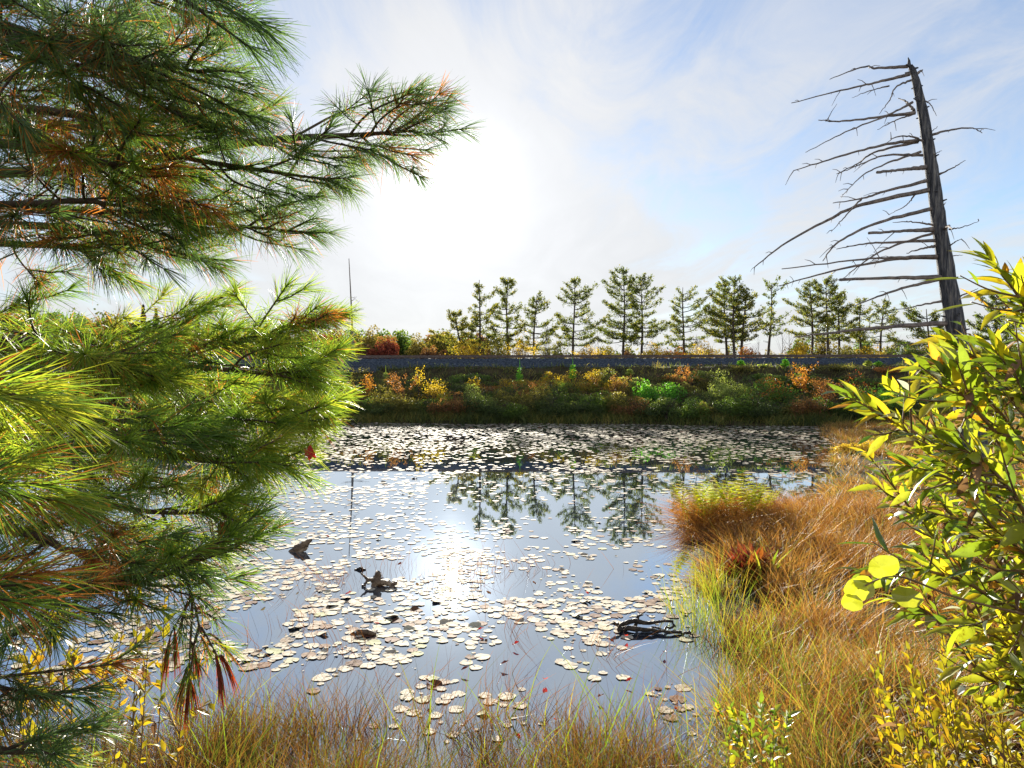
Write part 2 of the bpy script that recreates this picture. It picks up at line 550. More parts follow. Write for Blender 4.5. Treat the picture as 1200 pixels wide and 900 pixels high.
# ---------------------------------------------------------------- pines behind the track
def far_pine(px, top, hw, base, seed, label, Y=75, dens=1.0, lean=0.0, yellow=0.0, spindly=False, trunk_r=.17):
    rs = np.random.default_rng(seed)
    tp = at(px, top, Y)
    zb = 3.4
    H = tp[2] - zb
    x0 = tp[0] - lean
    t = thing('pine_tree', label, 'tree', (x0, Y, zb), 'pine trees behind the railway')
    m1 = MB()
    tr = np.array([[lean * s + .12 * math.sin(s * 5 + seed), .1 * math.sin(s * 4 + 2 * seed), H * s] for s in np.linspace(0, 1, 14)])
    tube(m1, tr, [trunk_r * 1.1, trunk_r * .8, trunk_r * .5, .03], 6)
    fol = MB()
    zc = (CAMZ - (base - CY) / F * Y) - zb
    W = 1.4 * hw / F * Y
    z = zc
    C, D, TT = [], [], []
    while z < H - .3:
        u = (z - zc) / (H - zc)
        nl = rs.integers(3, 7)
        a0 = rs.uniform(0, 6.28)
        prof_ = (min(1, .7 + u * 1.6)) * (1 - u) ** .72 if not spindly else .55 + .3 * math.sin(u * 9)
        for q in range(nl):
            a = a0 + q * 6.28 / nl + rs.uniform(-.4, .4)
            if rs.uniform() < .16:
                continue
            ln = W * prof_ * rs.uniform(.4, 1.3) * (1 + .38 * math.cos(a - seed * 1.7)) + .25
            up = .12 + .6 * u + rs.uniform(-.1, .15)
            base_p = np.array([np.interp(z, tr[:, 2], tr[:, 0]), np.interp(z, tr[:, 2], tr[:, 1]), z])
            dirv = np.array([math.cos(a), math.sin(a), up])
            pts = np.array([base_p + dirv * ln * s + np.array([0, 0, -.12 * ln * math.sin(s * 3.1)]) for s in np.linspace(0, 1, 6)])
            tube(m1, pts, [.045, .03, .012], 4, cap=False)
            nb = int(ln * 20 * dens) + 4
            s = rs.uniform(.3, 1.0, nb) ** .8
            cp = np.stack([np.interp(s, np.linspace(0, 1, 6), pts[:, e]) for e in range(3)], 1)
            lat = np.array([-math.sin(a), math.cos(a), 0])
            cp = cp + lat * (rs.normal(0, .22, nb) * ln * (1.15 - s))[:, None] + rs.normal(0, .07, (nb, 3)) + np.array([0, 0, .06])
            for e in range(4):
                C.append(cp + rs.normal(0, .09, (nb, 3)))
                dd = dirv * .8 + rs.normal(0, .6, (nb, 3)) + np.array([0, 0, .35])
                D.append(unit(dd))
                TT.append(np.clip(rs.normal(.45 + yellow + .25 * (s - .6) - .35 * yellow * u, .2, nb), 0, 1))
        z += rs.uniform(.42, .8) * (1 if not spindly else .9)
    C, D, TT = np.concatenate(C), np.concatenate(D), np.concatenate(TT)
    diamonds(fol, C, rs.uniform(.14, .30, len(C)), TT, .36, D)
    # dead lower limbs
    for q in range(5):
        zz = rs.uniform(.35, 1) * zc
        a = rs.uniform(0, 6.28)
        ln = rs.uniform(.5, 1.5)
        p0 = np.array([0, 0, zz])
        tube(m1, [p0, p0 + np.array([math.cos(a) * ln, math.sin(a) * ln, .2])], [.025, .008], 4, cap=False)
    m1.build('trunk', M['wood_dark'], t, True)
    fol.build('crown', M['far_pine'], t)
    return t


PINES = [
    (563, 328, 21, 408, 'bushy pine at the far end of the row, next to a lower leaning pine', 1.1, .3, .25),
    (535, 368, 22, 412, 'low yellowish pine leaning out at the far end of the pine row', 1.1, -.8, .4),
    (595, 325, 21, 405, 'tall narrow-topped pine, second full-height tree from the pond-side row end', 1.1, 0, .2),
    (628, 345, 20, 408, 'shorter pine between two taller ones behind the track', .9, .2, .2),
    (672, 328, 30, 404, 'broad open pine standing alone with sky showing on both sides', .95, -.1, .15),
    (730, 316, 25, 400, 'tallest pine of the row, one of a close pair', 1.0, -.1, .1),
    (752, 325, 29, 402, 'wide pine of the close pair, slightly lower than its neighbour', 1.0, .1, .15),
    (801, 337, 24, 404, 'thin open pine with sparse drooping limbs and visible trunk', .75, .1, .15),
    (849, 331, 20, 400, 'lower pine of a close clump of three dense pines', 1.1, -.2, .2),
    (861, 322, 24, 395, 'highest pine in the middle of a clump of three', 1.2, .1, .2),
    (873, 336, 20, 398, 'yellow-tinged pine on the edge of a clump of three', 1.0, .3, .3),
    (903, 332, 11, 392, 'spindly young pine standing alone with short tufted limbs', .6, .2, .1),
    (950, 331, 23, 398, 'tall pine in the grove just behind the dead snag branches', 1.1, -.1, .25),
    (969, 326, 24, 396, 'tallest pine in the grove behind the dead snag branches', 1.2, 0, .2),
    (984, 345, 18, 398, 'middling pine tucked against the tallest grove pine', 1.0, .2, .2),
    (1008, 350, 19, 400, 'small round-topped pine seen through the lowest snag branches', .9, -.1, .25),
    (1034, 351, 22, 400, 'small pine close to the dead snag trunk', .9, .1, .2),
]
for k, (px, top, hw, base, lab, dn, ln, yl) in enumerate(PINES):
    far_pine(px, top, hw, base, 100 + k, lab, Y=74 + (k * 37 % 9) * .6, dens=dn, lean=ln, yellow=yl, spindly=(px == 903))
far_pine(1087, 362, 34, 412, 131, 'dense low pine behind the dead snag trunk', Y=70, dens=1.5, yellow=.15)
far_pine(1168, 347, 30, 410, 132, 'dense green pine seen above the willow shrub', Y=68, dens=1.5, yellow=.0)


# ---------------------------------------------------------------- leafy crowns and shrubs
def clump_cloud(rs, n, rad, k, flat=1.0, shell=.55):
    """points in k overlapping leafy lumps that fill an uneven dome of the given radii"""
    cs = unit(rs.normal(size=(k, 3))) * (rs.uniform(.25, .85, (k, 1)))
    cs[:, 2] = np.abs(cs[:, 2]) * .95
    rr = rs.uniform(.22, .42, k)
    who = rs.integers(0, k, n)
    d = unit(rs.normal(size=(n, 3))) * (rs.uniform(shell, 1, (n, 1)) ** .7)
    p = cs[who] + d * rr[who][:, None]
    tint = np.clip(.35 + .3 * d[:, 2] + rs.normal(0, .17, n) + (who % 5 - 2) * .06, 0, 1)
    return p * np.array(rad), tint


def shrub(px, top, hw, Y, pal, label, seed, sparse=False, leafs=1400, size=.085, name='shrub', group='shrubs on the railway embankment', stems=7):
    rs = np.random.default_rng(seed)
    tp = at(px, top, Y)
    zb = float(ground_z(tp[0], Y)) - .05
    H = max(tp[2] - zb, .5)
    W = 1.25 * hw / F * Y
    leafs = int(leafs * 1.25)
    t = thing(name, label, 'shrub', (tp[0], Y, zb), group)
    st = MB()
    fol = MB()
    P, T = [], []
    for q in range(stems):
        a = rs.uniform(0, 6.28)
        r = W * rs.uniform(.2, .9)
        e = np.array([math.cos(a) * r, math.sin(a) * r * .7, H * rs.uniform(.65, 1.0)])
        mid = e * np.array([.35, .35, .55])
        pts = catmull([[0, 0, 0], mid, e], 8)
        tube(st, pts, [.022, .006], 4, cap=False)
        for b in range(4):
            s0 = pts[rs.integers(3, 8)]
            e2 = s0 + np.array([rs.normal(0, .3) * W, rs.normal(0, .25) * W, rs.uniform(.05, .3) * H])
            tube(st, [s0, (s0 + e2) / 2 + [0, 0, .03], e2], [.008, .003], 3, cap=False)
            if sparse:
                n = leafs // (stems * 4)
                s = rs.uniform(0, 1, (n, 1))
                P.append(s0 + (e2 - s0) * s + rs.normal(0, .08, (n, 3)))
                T.append(np.clip(rs.normal(.55, .22, n), 0, 1))
    if not sparse:
        p, tt = clump_cloud(rs, leafs, (W * .95, W * .75, H * .72), 14)
        p[:, 2] += H * .30
        P.append(p)
        T.append(tt)
        n = leafs // 4
        q = rs.uniform(-1, 1, (n, 3)) * np.array([W * .8, W * .5, 0]) + np.array([0, 0, 1]) * (rs.uniform(.05, .5, (n, 1)) * H)
        P.append(q)
        T.append(np.clip(rs.normal(.25, .15, n), 0, 1))
    P, T = np.concatenate(P), np.concatenate(T)
    P[:, 2] = np.clip(P[:, 2], .03, None)
    diamonds(fol, P, rs.uniform(.6, 1.4, len(P)) * size, T, .55)
    st.build('stem', M['wood_dark'], t)
    fol.build('foliage', M['leaf_' + pal], t)
    return t


SHRUBS = [  # px, top, half width, Y, palette, label, sparse, leaves, size
    (402, 452, 22, 47.5, 'brown', 'brown dying shrub on the bank beside the pine boughs', False, 1500, .08),
    (425, 447, 16, 49, 'orange', 'small orange shrub at the pine end of the bank', True, 700, .08),
    (447, 450, 26, 47, 'olive', 'wide olive-brown shrub between orange and pinkish shrubs', False, 1900, .08),
    (470, 448, 16, 48.5, 'rust', 'pinkish rust shrub beside the golden shrub', True, 800, .08),
    (507, 443, 19, 48, 'gold', 'bright golden yellow shrub on the bank', False, 1000, .09),
    (491, 436, 8, 50, 'gold', 'thin golden spray leaning above the golden shrub', True, 160, .12),
    (528, 462, 22, 46.5, 'green', 'low dull green shrub in front of the golden shrub', False, 1500, .08),
    (556, 441, 13, 50, 'gold', 'yellow-green shrub peeking over the pale willow shrub', False, 600, .09),
    (560, 452, 24, 47.5, 'light', 'pale green willow-like shrub with feathery top', False, 2000, .075),
    (592, 455, 20, 48, 'olive', 'olive shrub beside the pale green one', False, 1500, .08),
    (618, 452, 17, 48.5, 'rust', 'thin rust-brown shrub left of the bank centre', True, 900, .075),
    (636, 449, 24, 47.5, 'olive', 'large brownish olive shrub at the bank centre', False, 2000, .075),
    (662, 458, 22, 47, 'green', 'green shrub at the bank centre below the lone pine', False, 1500, .08),
    (690, 462, 19, 47, 'dark', 'dark green shrub below the lone broad pine', False, 1300, .08),
    (717, 446, 21, 48, 'brown', 'sparse brown and orange shrub with see-through twigs', True, 900, .085),
    (736, 463, 18, 46.5, 'dark', 'dark low shrub beside bright green sumac', False, 1300, .08),
    (760, 446, 17, 47.5, 'bright', 'vivid green sumac shrub below the wide pine', False, 1000, .12),
    (791, 447, 13, 47.5, 'bright', 'smaller vivid green sumac shrub with upright top', False, 700, .12),
    (803, 437, 15, 49.5, 'rust', 'loose reddish shrub above the small sumac', True, 700, .08),
    (820, 462, 20, 46, 'dark', 'dark shrub in front of the round pale shrub', False, 1300, .08),
    (851, 441, 29, 46.5, 'light', 'big round pale yellow-green shrub with fluffy outline', False, 2600, .07),
    (890, 448, 21, 46, 'redgreen', 'green shrub flecked with red leaves beside the round one', False, 1500, .085),
    (916, 441, 22, 46.5, 'redgreen', 'taller red-flecked green shrub', False, 1600, .085),
    (941, 438, 15, 47.5, 'orange', 'orange-red shrub high on the bank near the snag', True, 900, .085),
    (968, 452, 22, 44.5, 'rust', 'rust coloured shrub near the willow leaves', True, 1000, .08),
    (1004, 444, 23, 45, 'redgreen', 'red and green shrub half behind willow leaves', False, 1500, .085),
    (1034, 450, 20, 44, 'bright', 'bright green shrub below the snag', False, 1000, .1),
    (1066, 452, 24, 43, 'dark', 'dark shrub just behind the snag trunk', False, 1500, .08),
    (1110, 450, 28, 42, 'green', 'green shrub behind the willow shrub', False, 1500, .08),
    (1165, 452, 28, 41, 'olive', 'olive shrub far behind the willow shrub', False, 1500, .08),
    (375, 455, 24, 47, 'olive', 'olive shrub showing between pine boughs', False, 1500, .08),
    (335, 458, 24, 47, 'dark', 'dark shrub behind the pine boughs', False, 1400, .08),
]
XP = ['olive', 'green', 'brown', 'dark', 'green', 'rust', 'olive', 'dark', 'green', 'brown', 'olive', 'green', 'dark', 'rust', 'green', 'olive', 'brown', 'green', 'dark', 'olive', 'green', 'rust']
XL = {'olive': 'olive', 'green': 'plain green', 'brown': 'dull brown', 'dark': 'dark green', 'rust': 'thin rust'}
for k, pal in enumerate(XP):
    px = 412 + k * 30 + (k * 53 % 17) - 8
    shrub(px, 448 + (k * 31 % 13) - 6, 19 + k * 7 % 8, 49.5 + (k * 5 % 4) * .7, pal, XL[pal] + ' filler shrub higher on the embankment between the named shrubs'.replace('filler ', '').replace('named ', 'larger '), 350 + k, pal == 'rust', 1100, .085, 'shrub', 'small shrubs higher on the embankment', 6)
FP = ['olive', 'green', 'green', 'green', 'olive', 'dark', 'green', 'gold', 'green', 'light', 'green', 'brown', 'light']
FL = {'olive': 'muted olive', 'green': 'muted green', 'brown': 'browning', 'dark': 'deep green', 'gold': 'yellowing', 'light': 'pale green'}
fr_ = np.random.default_rng(91)
for k in range(78):
    pal = FP[k % len(FP)]
    px = 345 + (k * 0.618 % 1) * 760
    Y = 48.2 + fr_.uniform(0, 4.2) - (px - 600) / F * 44 * .1
    tp_ = fr_.uniform(437, 456) - (Y - 48) * 2.0
    shrub(px, tp_, fr_.uniform(14, 26), Y, pal, FL[pal] + ' shrub in the continuous brush covering the embankment slope', 800 + k, pal == 'rust', 1300, fr_.uniform(.07, .1), 'shrub', 'brush covering the embankment slope', 7)
LOW = ['dark', 'green', 'olive', 'dark', 'dark', 'green', 'dark', 'dark', 'olive', 'dark', 'green', 'dark', 'dark', 'olive', 'green', 'dark']
for k, s in enumerate(SHRUBS):
    shrub(s[0], s[1] - 5, s[2] * 1.1, s[3] - .8, s[4], s[5], 300 + k, s[6], s[7], s[8])
LOW = LOW + ['olive', 'dark', 'green', 'brown', 'dark', 'olive', 'dark', 'green', 'brown', 'dark', 'olive', 'green', 'dark', 'brown', 'dark', 'green']
for k, pal in enumerate(LOW):
    px = 390 + k * 41.5 if k < 16 else 408 + (k - 16) * 41.5
    shrub(px, 455 + (k * 29 % 19), 24, float(far_shore((px - 600) / F * 44)) + .7 + (k * 13 % 5) * .3, pal, 'low %s shrub drooping over the far water edge' % {'dark': 'dark', 'green': 'green', 'olive': 'olive', 'light': 'pale green', 'brown': 'brown-green'}[pal], 900 + k, False, 1900, .09, 'shrub', 'low shrubs along the far water edge', 6)

# shrubs behind the track, below the pines
for k, (px, top, hw, pal) in enumerate([(546, 396, 24, 'gold'), (580, 398, 20, 'olive'), (612, 388, 22, 'gold'), (645, 396, 18, 'olive'), (688, 400, 24, 'gold'), (712, 404, 16, 'olive'), (768, 396, 20, 'gold'), (790, 404, 18, 'orange'), (826, 396, 22, 'gold'), (880, 404, 14, 'orange'), (936, 396, 20, 'gold'), (992, 398, 22, 'olive'), (1020, 402, 20, 'gold'), (1060, 398, 26, 'green')]):
    shrub(px, top, hw, 66 + k % 3, pal, {'gold': 'yellowing bush behind the rails under the pines', 'olive': 'olive bush behind the rails under the pines', 'orange': 'orange bush behind the rails between pine trunks', 'green': 'green bush behind the rails beside the snag'}[pal], 460 + k, False, 1300, .13, 'bush', 'bushes behind the railway')

# tall flower spikes on the slope
for k, (px, top, bot) in enumerate([(452, 428, 444), (609, 421, 448), (671, 418, 436), (738, 430, 452), (868, 420, 440), (920, 418, 438), (1017, 420, 440), (1029, 422, 442), (640, 436, 452), (893, 436, 452)]):
    Y = 52.5
    b = at(px, bot, Y)
    tp = at(px, top, Y)
    H = tp[2] - b[2]
    zb = float(ground_z(b[0], Y))
    H = tp[2] - zb
    mb = MB()
    tube(mb, [(0, 0, 0), (.02, 0, H * .5), (0, 0, H)], [.035, .05, .012], 6, .6)
    n = 90
    z = RS.uniform(0, .65, n) * H
    ang = RS.uniform(0, 6.28, n)
    dv = np.stack([np.cos(ang), np.sin(ang), np.full(n, .7)], 1)
    dv = unit(dv)
    ribbons(mb, np.stack([np.zeros(n), np.zeros(n), z], 1), dv, (.5 - .35 * z / H), .08, np.tile([0, 0, -.12], (n, 1)), RS.uniform(.3, .9, n), 3, np.array([.3, 1, .8, .1]))
    o = mb.build('mullein_plant', M['leaf_bright' if k % 3 else 'leaf_light'], loc=(b[0], Y, zb))
    tag(o, 'tall green flower spike standing up from the embankment slope', 'plant', 'tall flower spikes on the embankment')

# weeds and grass on the embankment slope
mb = MB()
n = 90000
x = RS.uniform(-30, 32, n)
t = np.abs(RS.normal(0, 1, n)) * 5.0
t = np.where(RS.uniform(0, 1, n) < .10, RS.uniform(-.2, 1.2, n), t)
t = np.clip(t, -.2, 11.5)
y = far_shore(x) + t
z = ground_z(x, y) - .04
keep = fnoise(x * .5, y * .6) + RS.uniform(-.2, .2, n) > np.interp(t, [0, 2, 8, 11], [.5, .36, .33, .36])
x, y, z, t = x[keep], y[keep], z[keep], t[keep]
n = len(x)
D = unit(np.stack([RS.normal(0, .3, n), RS.normal(-.15, .3, n), np.ones(n)], 1))
Ln = RS.uniform(.25, .75, n) * np.interp(t, [0, 1.5, 9, 11], [1.1, 1, .95, .8])
ribbons(mb, np.stack([x, y, z], 1), D, Ln, .045, np.stack([RS.normal(0, .2, n), RS.normal(-.05, .15, n), -np.abs(RS.normal(.1, .1, n))], 1), np.clip(fnoise(x * .7, y * .7) + RS.normal(0, .2, n), 0, 1), 3)
o = mb.build('bank_undergrowth', leaf_mat('bank_weeds', [(0, (.04, .055, .02)), (.4, (.08, .11, .03)), (.65, (.15, .16, .04)), (1, (.30, .24, .07))], trans=.4, rough=.6), None)
o['kind'] = 'stuff'

# ---------------------------------------------------------------- far wood
def broad_tree(pal, H, W, seed, leafs=2600, conifer=False):
    rs = np.random.default_rng(seed)
    t = bpy.data.objects.new('autumn_tree', None)
    COL.objects.link(t)
    m1, fol = MB(), MB()
    tube(m1, [(0, 0, 0), (.1, 0, H * .4), (0, .1, H * .85)], [.22, .16, .04], 6)
    for q in range(6):
        a = rs.uniform(0, 6.28)
        z0 = H * rs.uniform(.3, .6)
        tube(m1, [(0, 0, z0), (math.cos(a) * W * .5, math.sin(a) * W * .5, z0 + H * .2)], [.08, .02], 4, cap=False)
    if conifer:
        u = rs.uniform(0, 1, leafs) ** 1.3
        a = rs.uniform(0, 6.28, leafs)
        r = W * (1 - u) * rs.uniform(.4, 1.05, leafs) * (.75 + .25 * np.sin(u * 40))
        p = np.stack([r * np.cos(a), r * np.sin(a), H * (.15 + .85 * u)], 1)
        tt = np.clip(rs.normal(.4, .2, leafs), 0, 1)
    else:
        p, tt = clump_cloud(rs, leafs, (W, W, H * .48), 20)
        p[:, 2] += H * .42
    diamonds(fol, p, rs.uniform(.28, .6, len(p)), tt, .7)
    m1.build('trunk', M['wood_dark'], t)
    fol.build('crown', M.get('wood_' + pal) or M['leaf_' + pal], t)
    return t


KIND = {
    'green': 'green-leaved tree in the far wood', 'olive': 'dull olive tree in the far wood', 'gold': 'yellow autumn tree in the far wood',
    'orange': 'orange autumn tree in the far wood', 'red': 'deep red autumn tree in the far wood', 'rust': 'rust brown autumn tree in the far wood', 'dark': 'dark pointed evergreen rising above the far wood'}
for k_, st in {'red': [(0, (.10, .03, .02)), (.5, (.28, .06, .04)), (1, (.36, .13, .05))], 'orange': [(0, (.15, .07, .03)), (.6, (.32, .15, .05)), (1, (.42, .24, .08))],
               'gold': [(0, (.14, .12, .03)), (.6, (.28, .22, .05)), (1, (.4, .32, .09))], 'rust': [(0, (.10, .05, .03)), (.6, (.24, .12, .05)), (1, (.34, .2, .09))]}.items():
    M['wood_' + k_] = leaf_mat('wood_' + k_, st, trans=.35, rough=.7, spec=.2, tk=(1.3, 1.3, .8))
protos = {}
used = set()
seqw = ['olive', 'orange', 'green', 'rust', 'olive', 'red', 'red', 'rust', 'green', 'olive', 'gold', 'green', 'orange', 'rust', 'green', 'olive', 'gold', 'green', 'orange', 'olive']
wood = []
for k in range(64):
    px = -40 + k * 9.5 + random.uniform(-3, 3)
    Y = random.uniform(150, 200)
    wood.append((px, Y, None, random.uniform(376, 389) - max(0, (330 - px)) * .10))
for k in range(16):
    wood.append((690 + k * 15 + random.uniform(-5, 5), random.uniform(190, 230), random.choice(['orange', 'gold', 'rust', 'olive']), random.uniform(402, 408)))
for k in range(12):
    wood.append((940 + k * 26 + random.uniform(-5, 5), random.uniform(150, 190), random.choice(['green', 'olive', 'gold']), random.uniform(388, 400)))
wood += [(222, 170, 'dark', 364), (231, 172, 'dark', 368), (168, 172, 'dark', 358), (183, 170, 'dark', 362), (330, 175, 'dark', 376), (457, 146, 'red', 391), (444, 148, 'red', 396), (410, 147, 'orange', 393), (398, 148, 'orange', 396), (512, 150, 'orange', 399), (500, 152, 'rust', 398), (430, 150, 'rust', 396)]
for k, (px, Y, pal, top) in enumerate(wood):
    if pal is None:
        pal = seqw[k % len(seqw)] if 330 < px else random.choice(['green', 'olive', 'green', 'olive', 'gold', 'orange'])
    key = (pal, k % 2)
    H0 = 12.0
    if key not in protos:
        protos[key] = broad_tree(pal, H0, 3.6 if pal != 'dark' else 2.2, 700 + len(protos), conifer=pal == 'dark')
    o = protos[key] if key not in used else copy_tree(protos[key])
    used.add(key)
    X0 = (px - CX) / F * Y
    zb = 3.3
    H = CAMZ - (top - CY) / F * Y - zb
    s = H / H0
    o.location = (X0, Y, zb)
    o.rotation_euler = (0, 0, random.uniform(0, 6.28))
    o.scale = (max(s, .75) * random.uniform(.9, 1.2), max(s, .75), s)
    tag(o, KIND[pal], 'tree', 'trees of the far wood')
mb = MB()
for k in range(150):
    px = random.uniform(-120, 560) if k < 120 else random.uniform(560, 1300)
    Y = random.uniform(215, 300)
    X0 = (px - CX) / F * Y
    top = (386 - max(0, 330 - px) * .10 if k < 120 else 403) + random.uniform(-4, 6)
    H = CAMZ - (top - CY) / F * Y - 3
    p, tt = clump_cloud(RS, 500, (5.5, 5.5, H * .6), 12)
    p[:, 2] += H * .38 + 3
    diamonds(mb, p + np.array([X0, Y, 0]), RS.uniform(.6, 1.2, len(p)), np.clip(tt * .6 + random.uniform(0, .45), 0, 1), .7)
o = mb.build('far_forest', leaf_mat('far_wood_leaf', [(0, (.04, .06, .02)), (.5, (.09, .11, .03)), (.75, (.2, .17, .04)), (.9, (.32, .16, .03)), (1, (.4, .22, .04))], trans=.4, rough=.7), None)
o['kind'] = 'stuff'
o['label'] = 'mixed autumn wood far behind the railway'

# thin bare snag by the track + bare saplings
t = thing('dead_tree', 'thin bare dead pole of a tree with few twigs behind the track', 'dead tree', (at(414, 0, 72)[0], 72, 3.4))
mb = MB()
top = at(409, 303, 72) - np.array(t.location)
tube(mb, catmull([(0, 0, 0), (-.05, 0, 3), (-.15, 0, 6), top], 14), [.19, .14, .09, .035], 6)
mb.build('trunk', M['snag_branch'], t, True)
mb = MB()
for (z0, dx, dz) in [(4.0, 1.8, .1), (4.1, -1.2, .2), (6.2, .9, .5), (6.3, -.8, .5), (6.6, .7, .9), (6.4, 1.2, .2), (7.4, .5, .5), (5.0, -.6, .2), (3.2, 1.4, -.2), (6.1, -.5, -.3), (2.6, -.9, .1), (5.6, .4, .5)]:
    p0 = np.array([np.interp(z0, [0, 3, 6, top[2]], [0, -.05, -.15, top[0]]), 0, z0])
    m_ = MB()
    tube(m_, catmull([p0, p0 + [dx * .5, .1, dz * .3], p0 + [dx, RS.normal(0, .3), dz]], 6), [.035, .012], 4)
    for q in range(3):
        s0 = p0 + np.array([dx, 0, dz]) * RS.uniform(.4, .9)
        tube(m_, [s0, s0 + [RS.normal(0, .25), RS.normal(0, .2), RS.uniform(0, .3)]], [.015, .006], 3)
    m_.build('branch', M['snag_branch'], t)
for k, (px, top_) in enumerate([(916, 382), (924, 388), (640, 384), (700, 386), (816, 392), (888, 396)]):
    Y = 68
    b = at(px, 418, Y)
    t = thing('bare_sapling', 'leafless grey sapling behind the rails between pines', 'sapling', (b[0], Y, 3.5), 'bare saplings behind the railway')
    H = at(px, top_, Y)[2] - 3.5
    mb = MB()
    tube(mb, catmull([(0, 0, 0), (.08, 0, H * .5), (.0, 0, H)], 7), [.035, .01], 4)
    for q in range(9):
        z0 = RS.uniform(.3, .9) * H
        a = RS.uniform(0, 6.28)
        ln = (H - z0) * .5 + .15
        tube(mb, [(.04, 0, z0), (math.cos(a) * ln * .5, math.sin(a) * ln * .5, z0 + ln)], [.015, .005], 3)
    mb.build('stem', M['snag_branch'], t)

# ---------------------------------------------------------------- the big leaning snag
SY = 12.0


def zp(X, Y2, dy=0.0):
    return at(850 + X / 2.5, 40 + Y2 / 2.5, SY + dy)


sroot = at(1152, 600, SY)
sn = thing('dead_tree', 'tall leaning dead tree trunk with bare branches swept to one side', 'dead tree', (sroot[0], SY, 0.05))
O = np.array([sroot[0], SY, 0.05])
spine = [at(1155, 614, SY), at(1137, 500, SY), at(1121, 400, SY), zp(662, 790), zp(634, 610), zp(614, 470), zp(596, 340), zp(576, 220), zp(553, 120), zp(541, 92)]
rads = [.27, .21, .158, .146, .116, .104, .092, .076, .054, .036]
sp = catmull(np.array(spine) - O, 46)
rr = np.interp(np.linspace(0, 1, 46), np.linspace(0, 1, 10), rads)
mb = MB()
tube(mb, sp, rr, 16, knot=.09)
tube(mb, [sp[-1] - [.02, 0, .02], sp[-1] + [-.02, 0, .08], sp[-1] + [-.03, .01, .14]], [.035, .02, .006], 6)
for k in range(46):   # knots and broken stubs
    q = RS.integers(6, 45)
    a = RS.uniform(0, 6.28)
    d = np.array([math.cos(a), math.sin(a), RS.uniform(-.1, .4)])
    tube(mb, [sp[q] + d * rr[q] * .7, sp[q] + d * (rr[q] + RS.uniform(.02, .08))], [.02, .01], 5)
mb.build('trunk', M['snag'], sn, True)
BR = [
    (.030, [(535, 95), (440, 100), (400, 97), (305, 133)]), (.032, [(540, 118), (450, 140), (370, 158), (193, 202)]), (.014, [(480, 152), (420, 167), (370, 187)]),
    (.020, [(545, 135), (500, 155), (480, 195), (450, 235)]), (.028, [(552, 225), (530, 198), (505, 188)]), (.032, [(555, 230), (440, 245), (340, 255), (272, 252)]),
    (.022, [(548, 200), (470, 240), (345, 290), (235, 347)]), (.020, [(555, 233), (500, 252), (445, 280)]), (.022, [(580, 315), (545, 300), (500, 302), (470, 320)]),
    (.034, [(565, 312), (460, 325), (330, 360), (200, 400)]), (.026, [(565, 316), (440, 345), (385, 380), (325, 410)]), (.024, [(578, 355), (470, 355), (400, 380), (330, 410)]),
    (.022, [(572, 345), (470, 380), (400, 415), (345, 470)]), (.046, [(588, 390), (520, 397), (445, 405)]), (.032, [(590, 430), (470, 460), (400, 482), (315, 495)]),
    (.042, [(595, 457), (400, 500), (300, 545), (180, 610), (85, 683)]), (.018, [(400, 480), (350, 535), (310, 580)]), (.036, [(603, 512), (440, 555), (330, 610), (285, 665)]),
    (.046, [(610, 573), (520, 577), (420, 583)]), (.030, [(622, 605), (480, 610), (400, 615), (325, 630)]), (.024, [(618, 580), (470, 630), (390, 680), (340, 720)]),
    (.036, [(625, 650), (500, 655), (400, 660), (165, 688)]), (.038, [(625, 654), (500, 660), (330, 690), (155, 738)]), (.050, [(650, 713), (480, 715), (335, 720)]),
    (.036, [(640, 715), (500, 750), (380, 795)]), (.046, [(665, 845), (450, 860), (330, 872), (200, 888)]), (.026, [(645, 780), (580, 792), (525, 805)]),
    (.030, [(620, 620), (580, 628), (530, 642)]), (.020, [(610, 560), (550, 550), (490, 552)]), (.016, [(555, 470), (530, 500), (480, 530)]), (.018, [(670, 900), (560, 905), (480, 915)]),
    (.040, [(555, 120), (578, 105)]), (.026, [(590, 300), (650, 283), (720, 275), (752, 290)]), (.020, [(612, 418), (660, 395), (703, 370)]), (.016, [(578, 195), (600, 205), (618, 240)]),
    (.018, [(650, 625), (668, 612), (690, 600)]), (.020, [(672, 775), (705, 760), (740, 745)]), (.014, [(650, 650), (695, 648)]), (.014, [(588, 300), (605, 285), (622, 270)]),
    (.014, [(596, 355), (615, 350), (634, 342)]), (.016, [(655, 572), (690, 566), (742, 548)]), (.014, [(628, 510), (640, 500), (646, 492)]), (.030, [(640, 570), (652, 562), (664, 572)]),
]
for k, (r, pl) in enumerate(BR):
    dyt = RS.normal(0, .55) if len(pl) > 2 else RS.normal(0, .2)
    n = len(pl)
    pts = [zp(X, Y2, dyt * (q / (n - 1)) ** 1.2) - O for q, (X, Y2) in enumerate(pl)]
    m = 4 + 5 * n
    c = catmull(pts, m)
    c[1:-1] += RS.normal(0, .004, (m - 2, 3))
    mb = MB()
    stub = r > .04 and n == 3
    tube(mb, c, [r * 1.0, r * .62, r * .45, r * (.5 if stub else .2)], 7, knot=.1)
    ln = np.linalg.norm(c[-1] - c[0])
    for q in range(int(ln * 3.2)):    # side twigs
        i0 = RS.integers(int(m * .3), m)
        d = unit(c[min(i0 + 1, m - 1)] - c[i0 - 1]) + RS.normal(0, .7, 3)
        L_ = RS.uniform(.04, .22) * (2.2 if RS.uniform() < .18 else 1)
        d = unit(d)
        tube(mb, [c[i0], c[i0] + d * L_ * .5 + [0, 0, .01], c[i0] + d * L_ + [0, 0, -.02]], [.008, .003], 4, cap=False)
    mb.build('branch', M['snag_branch'], sn)


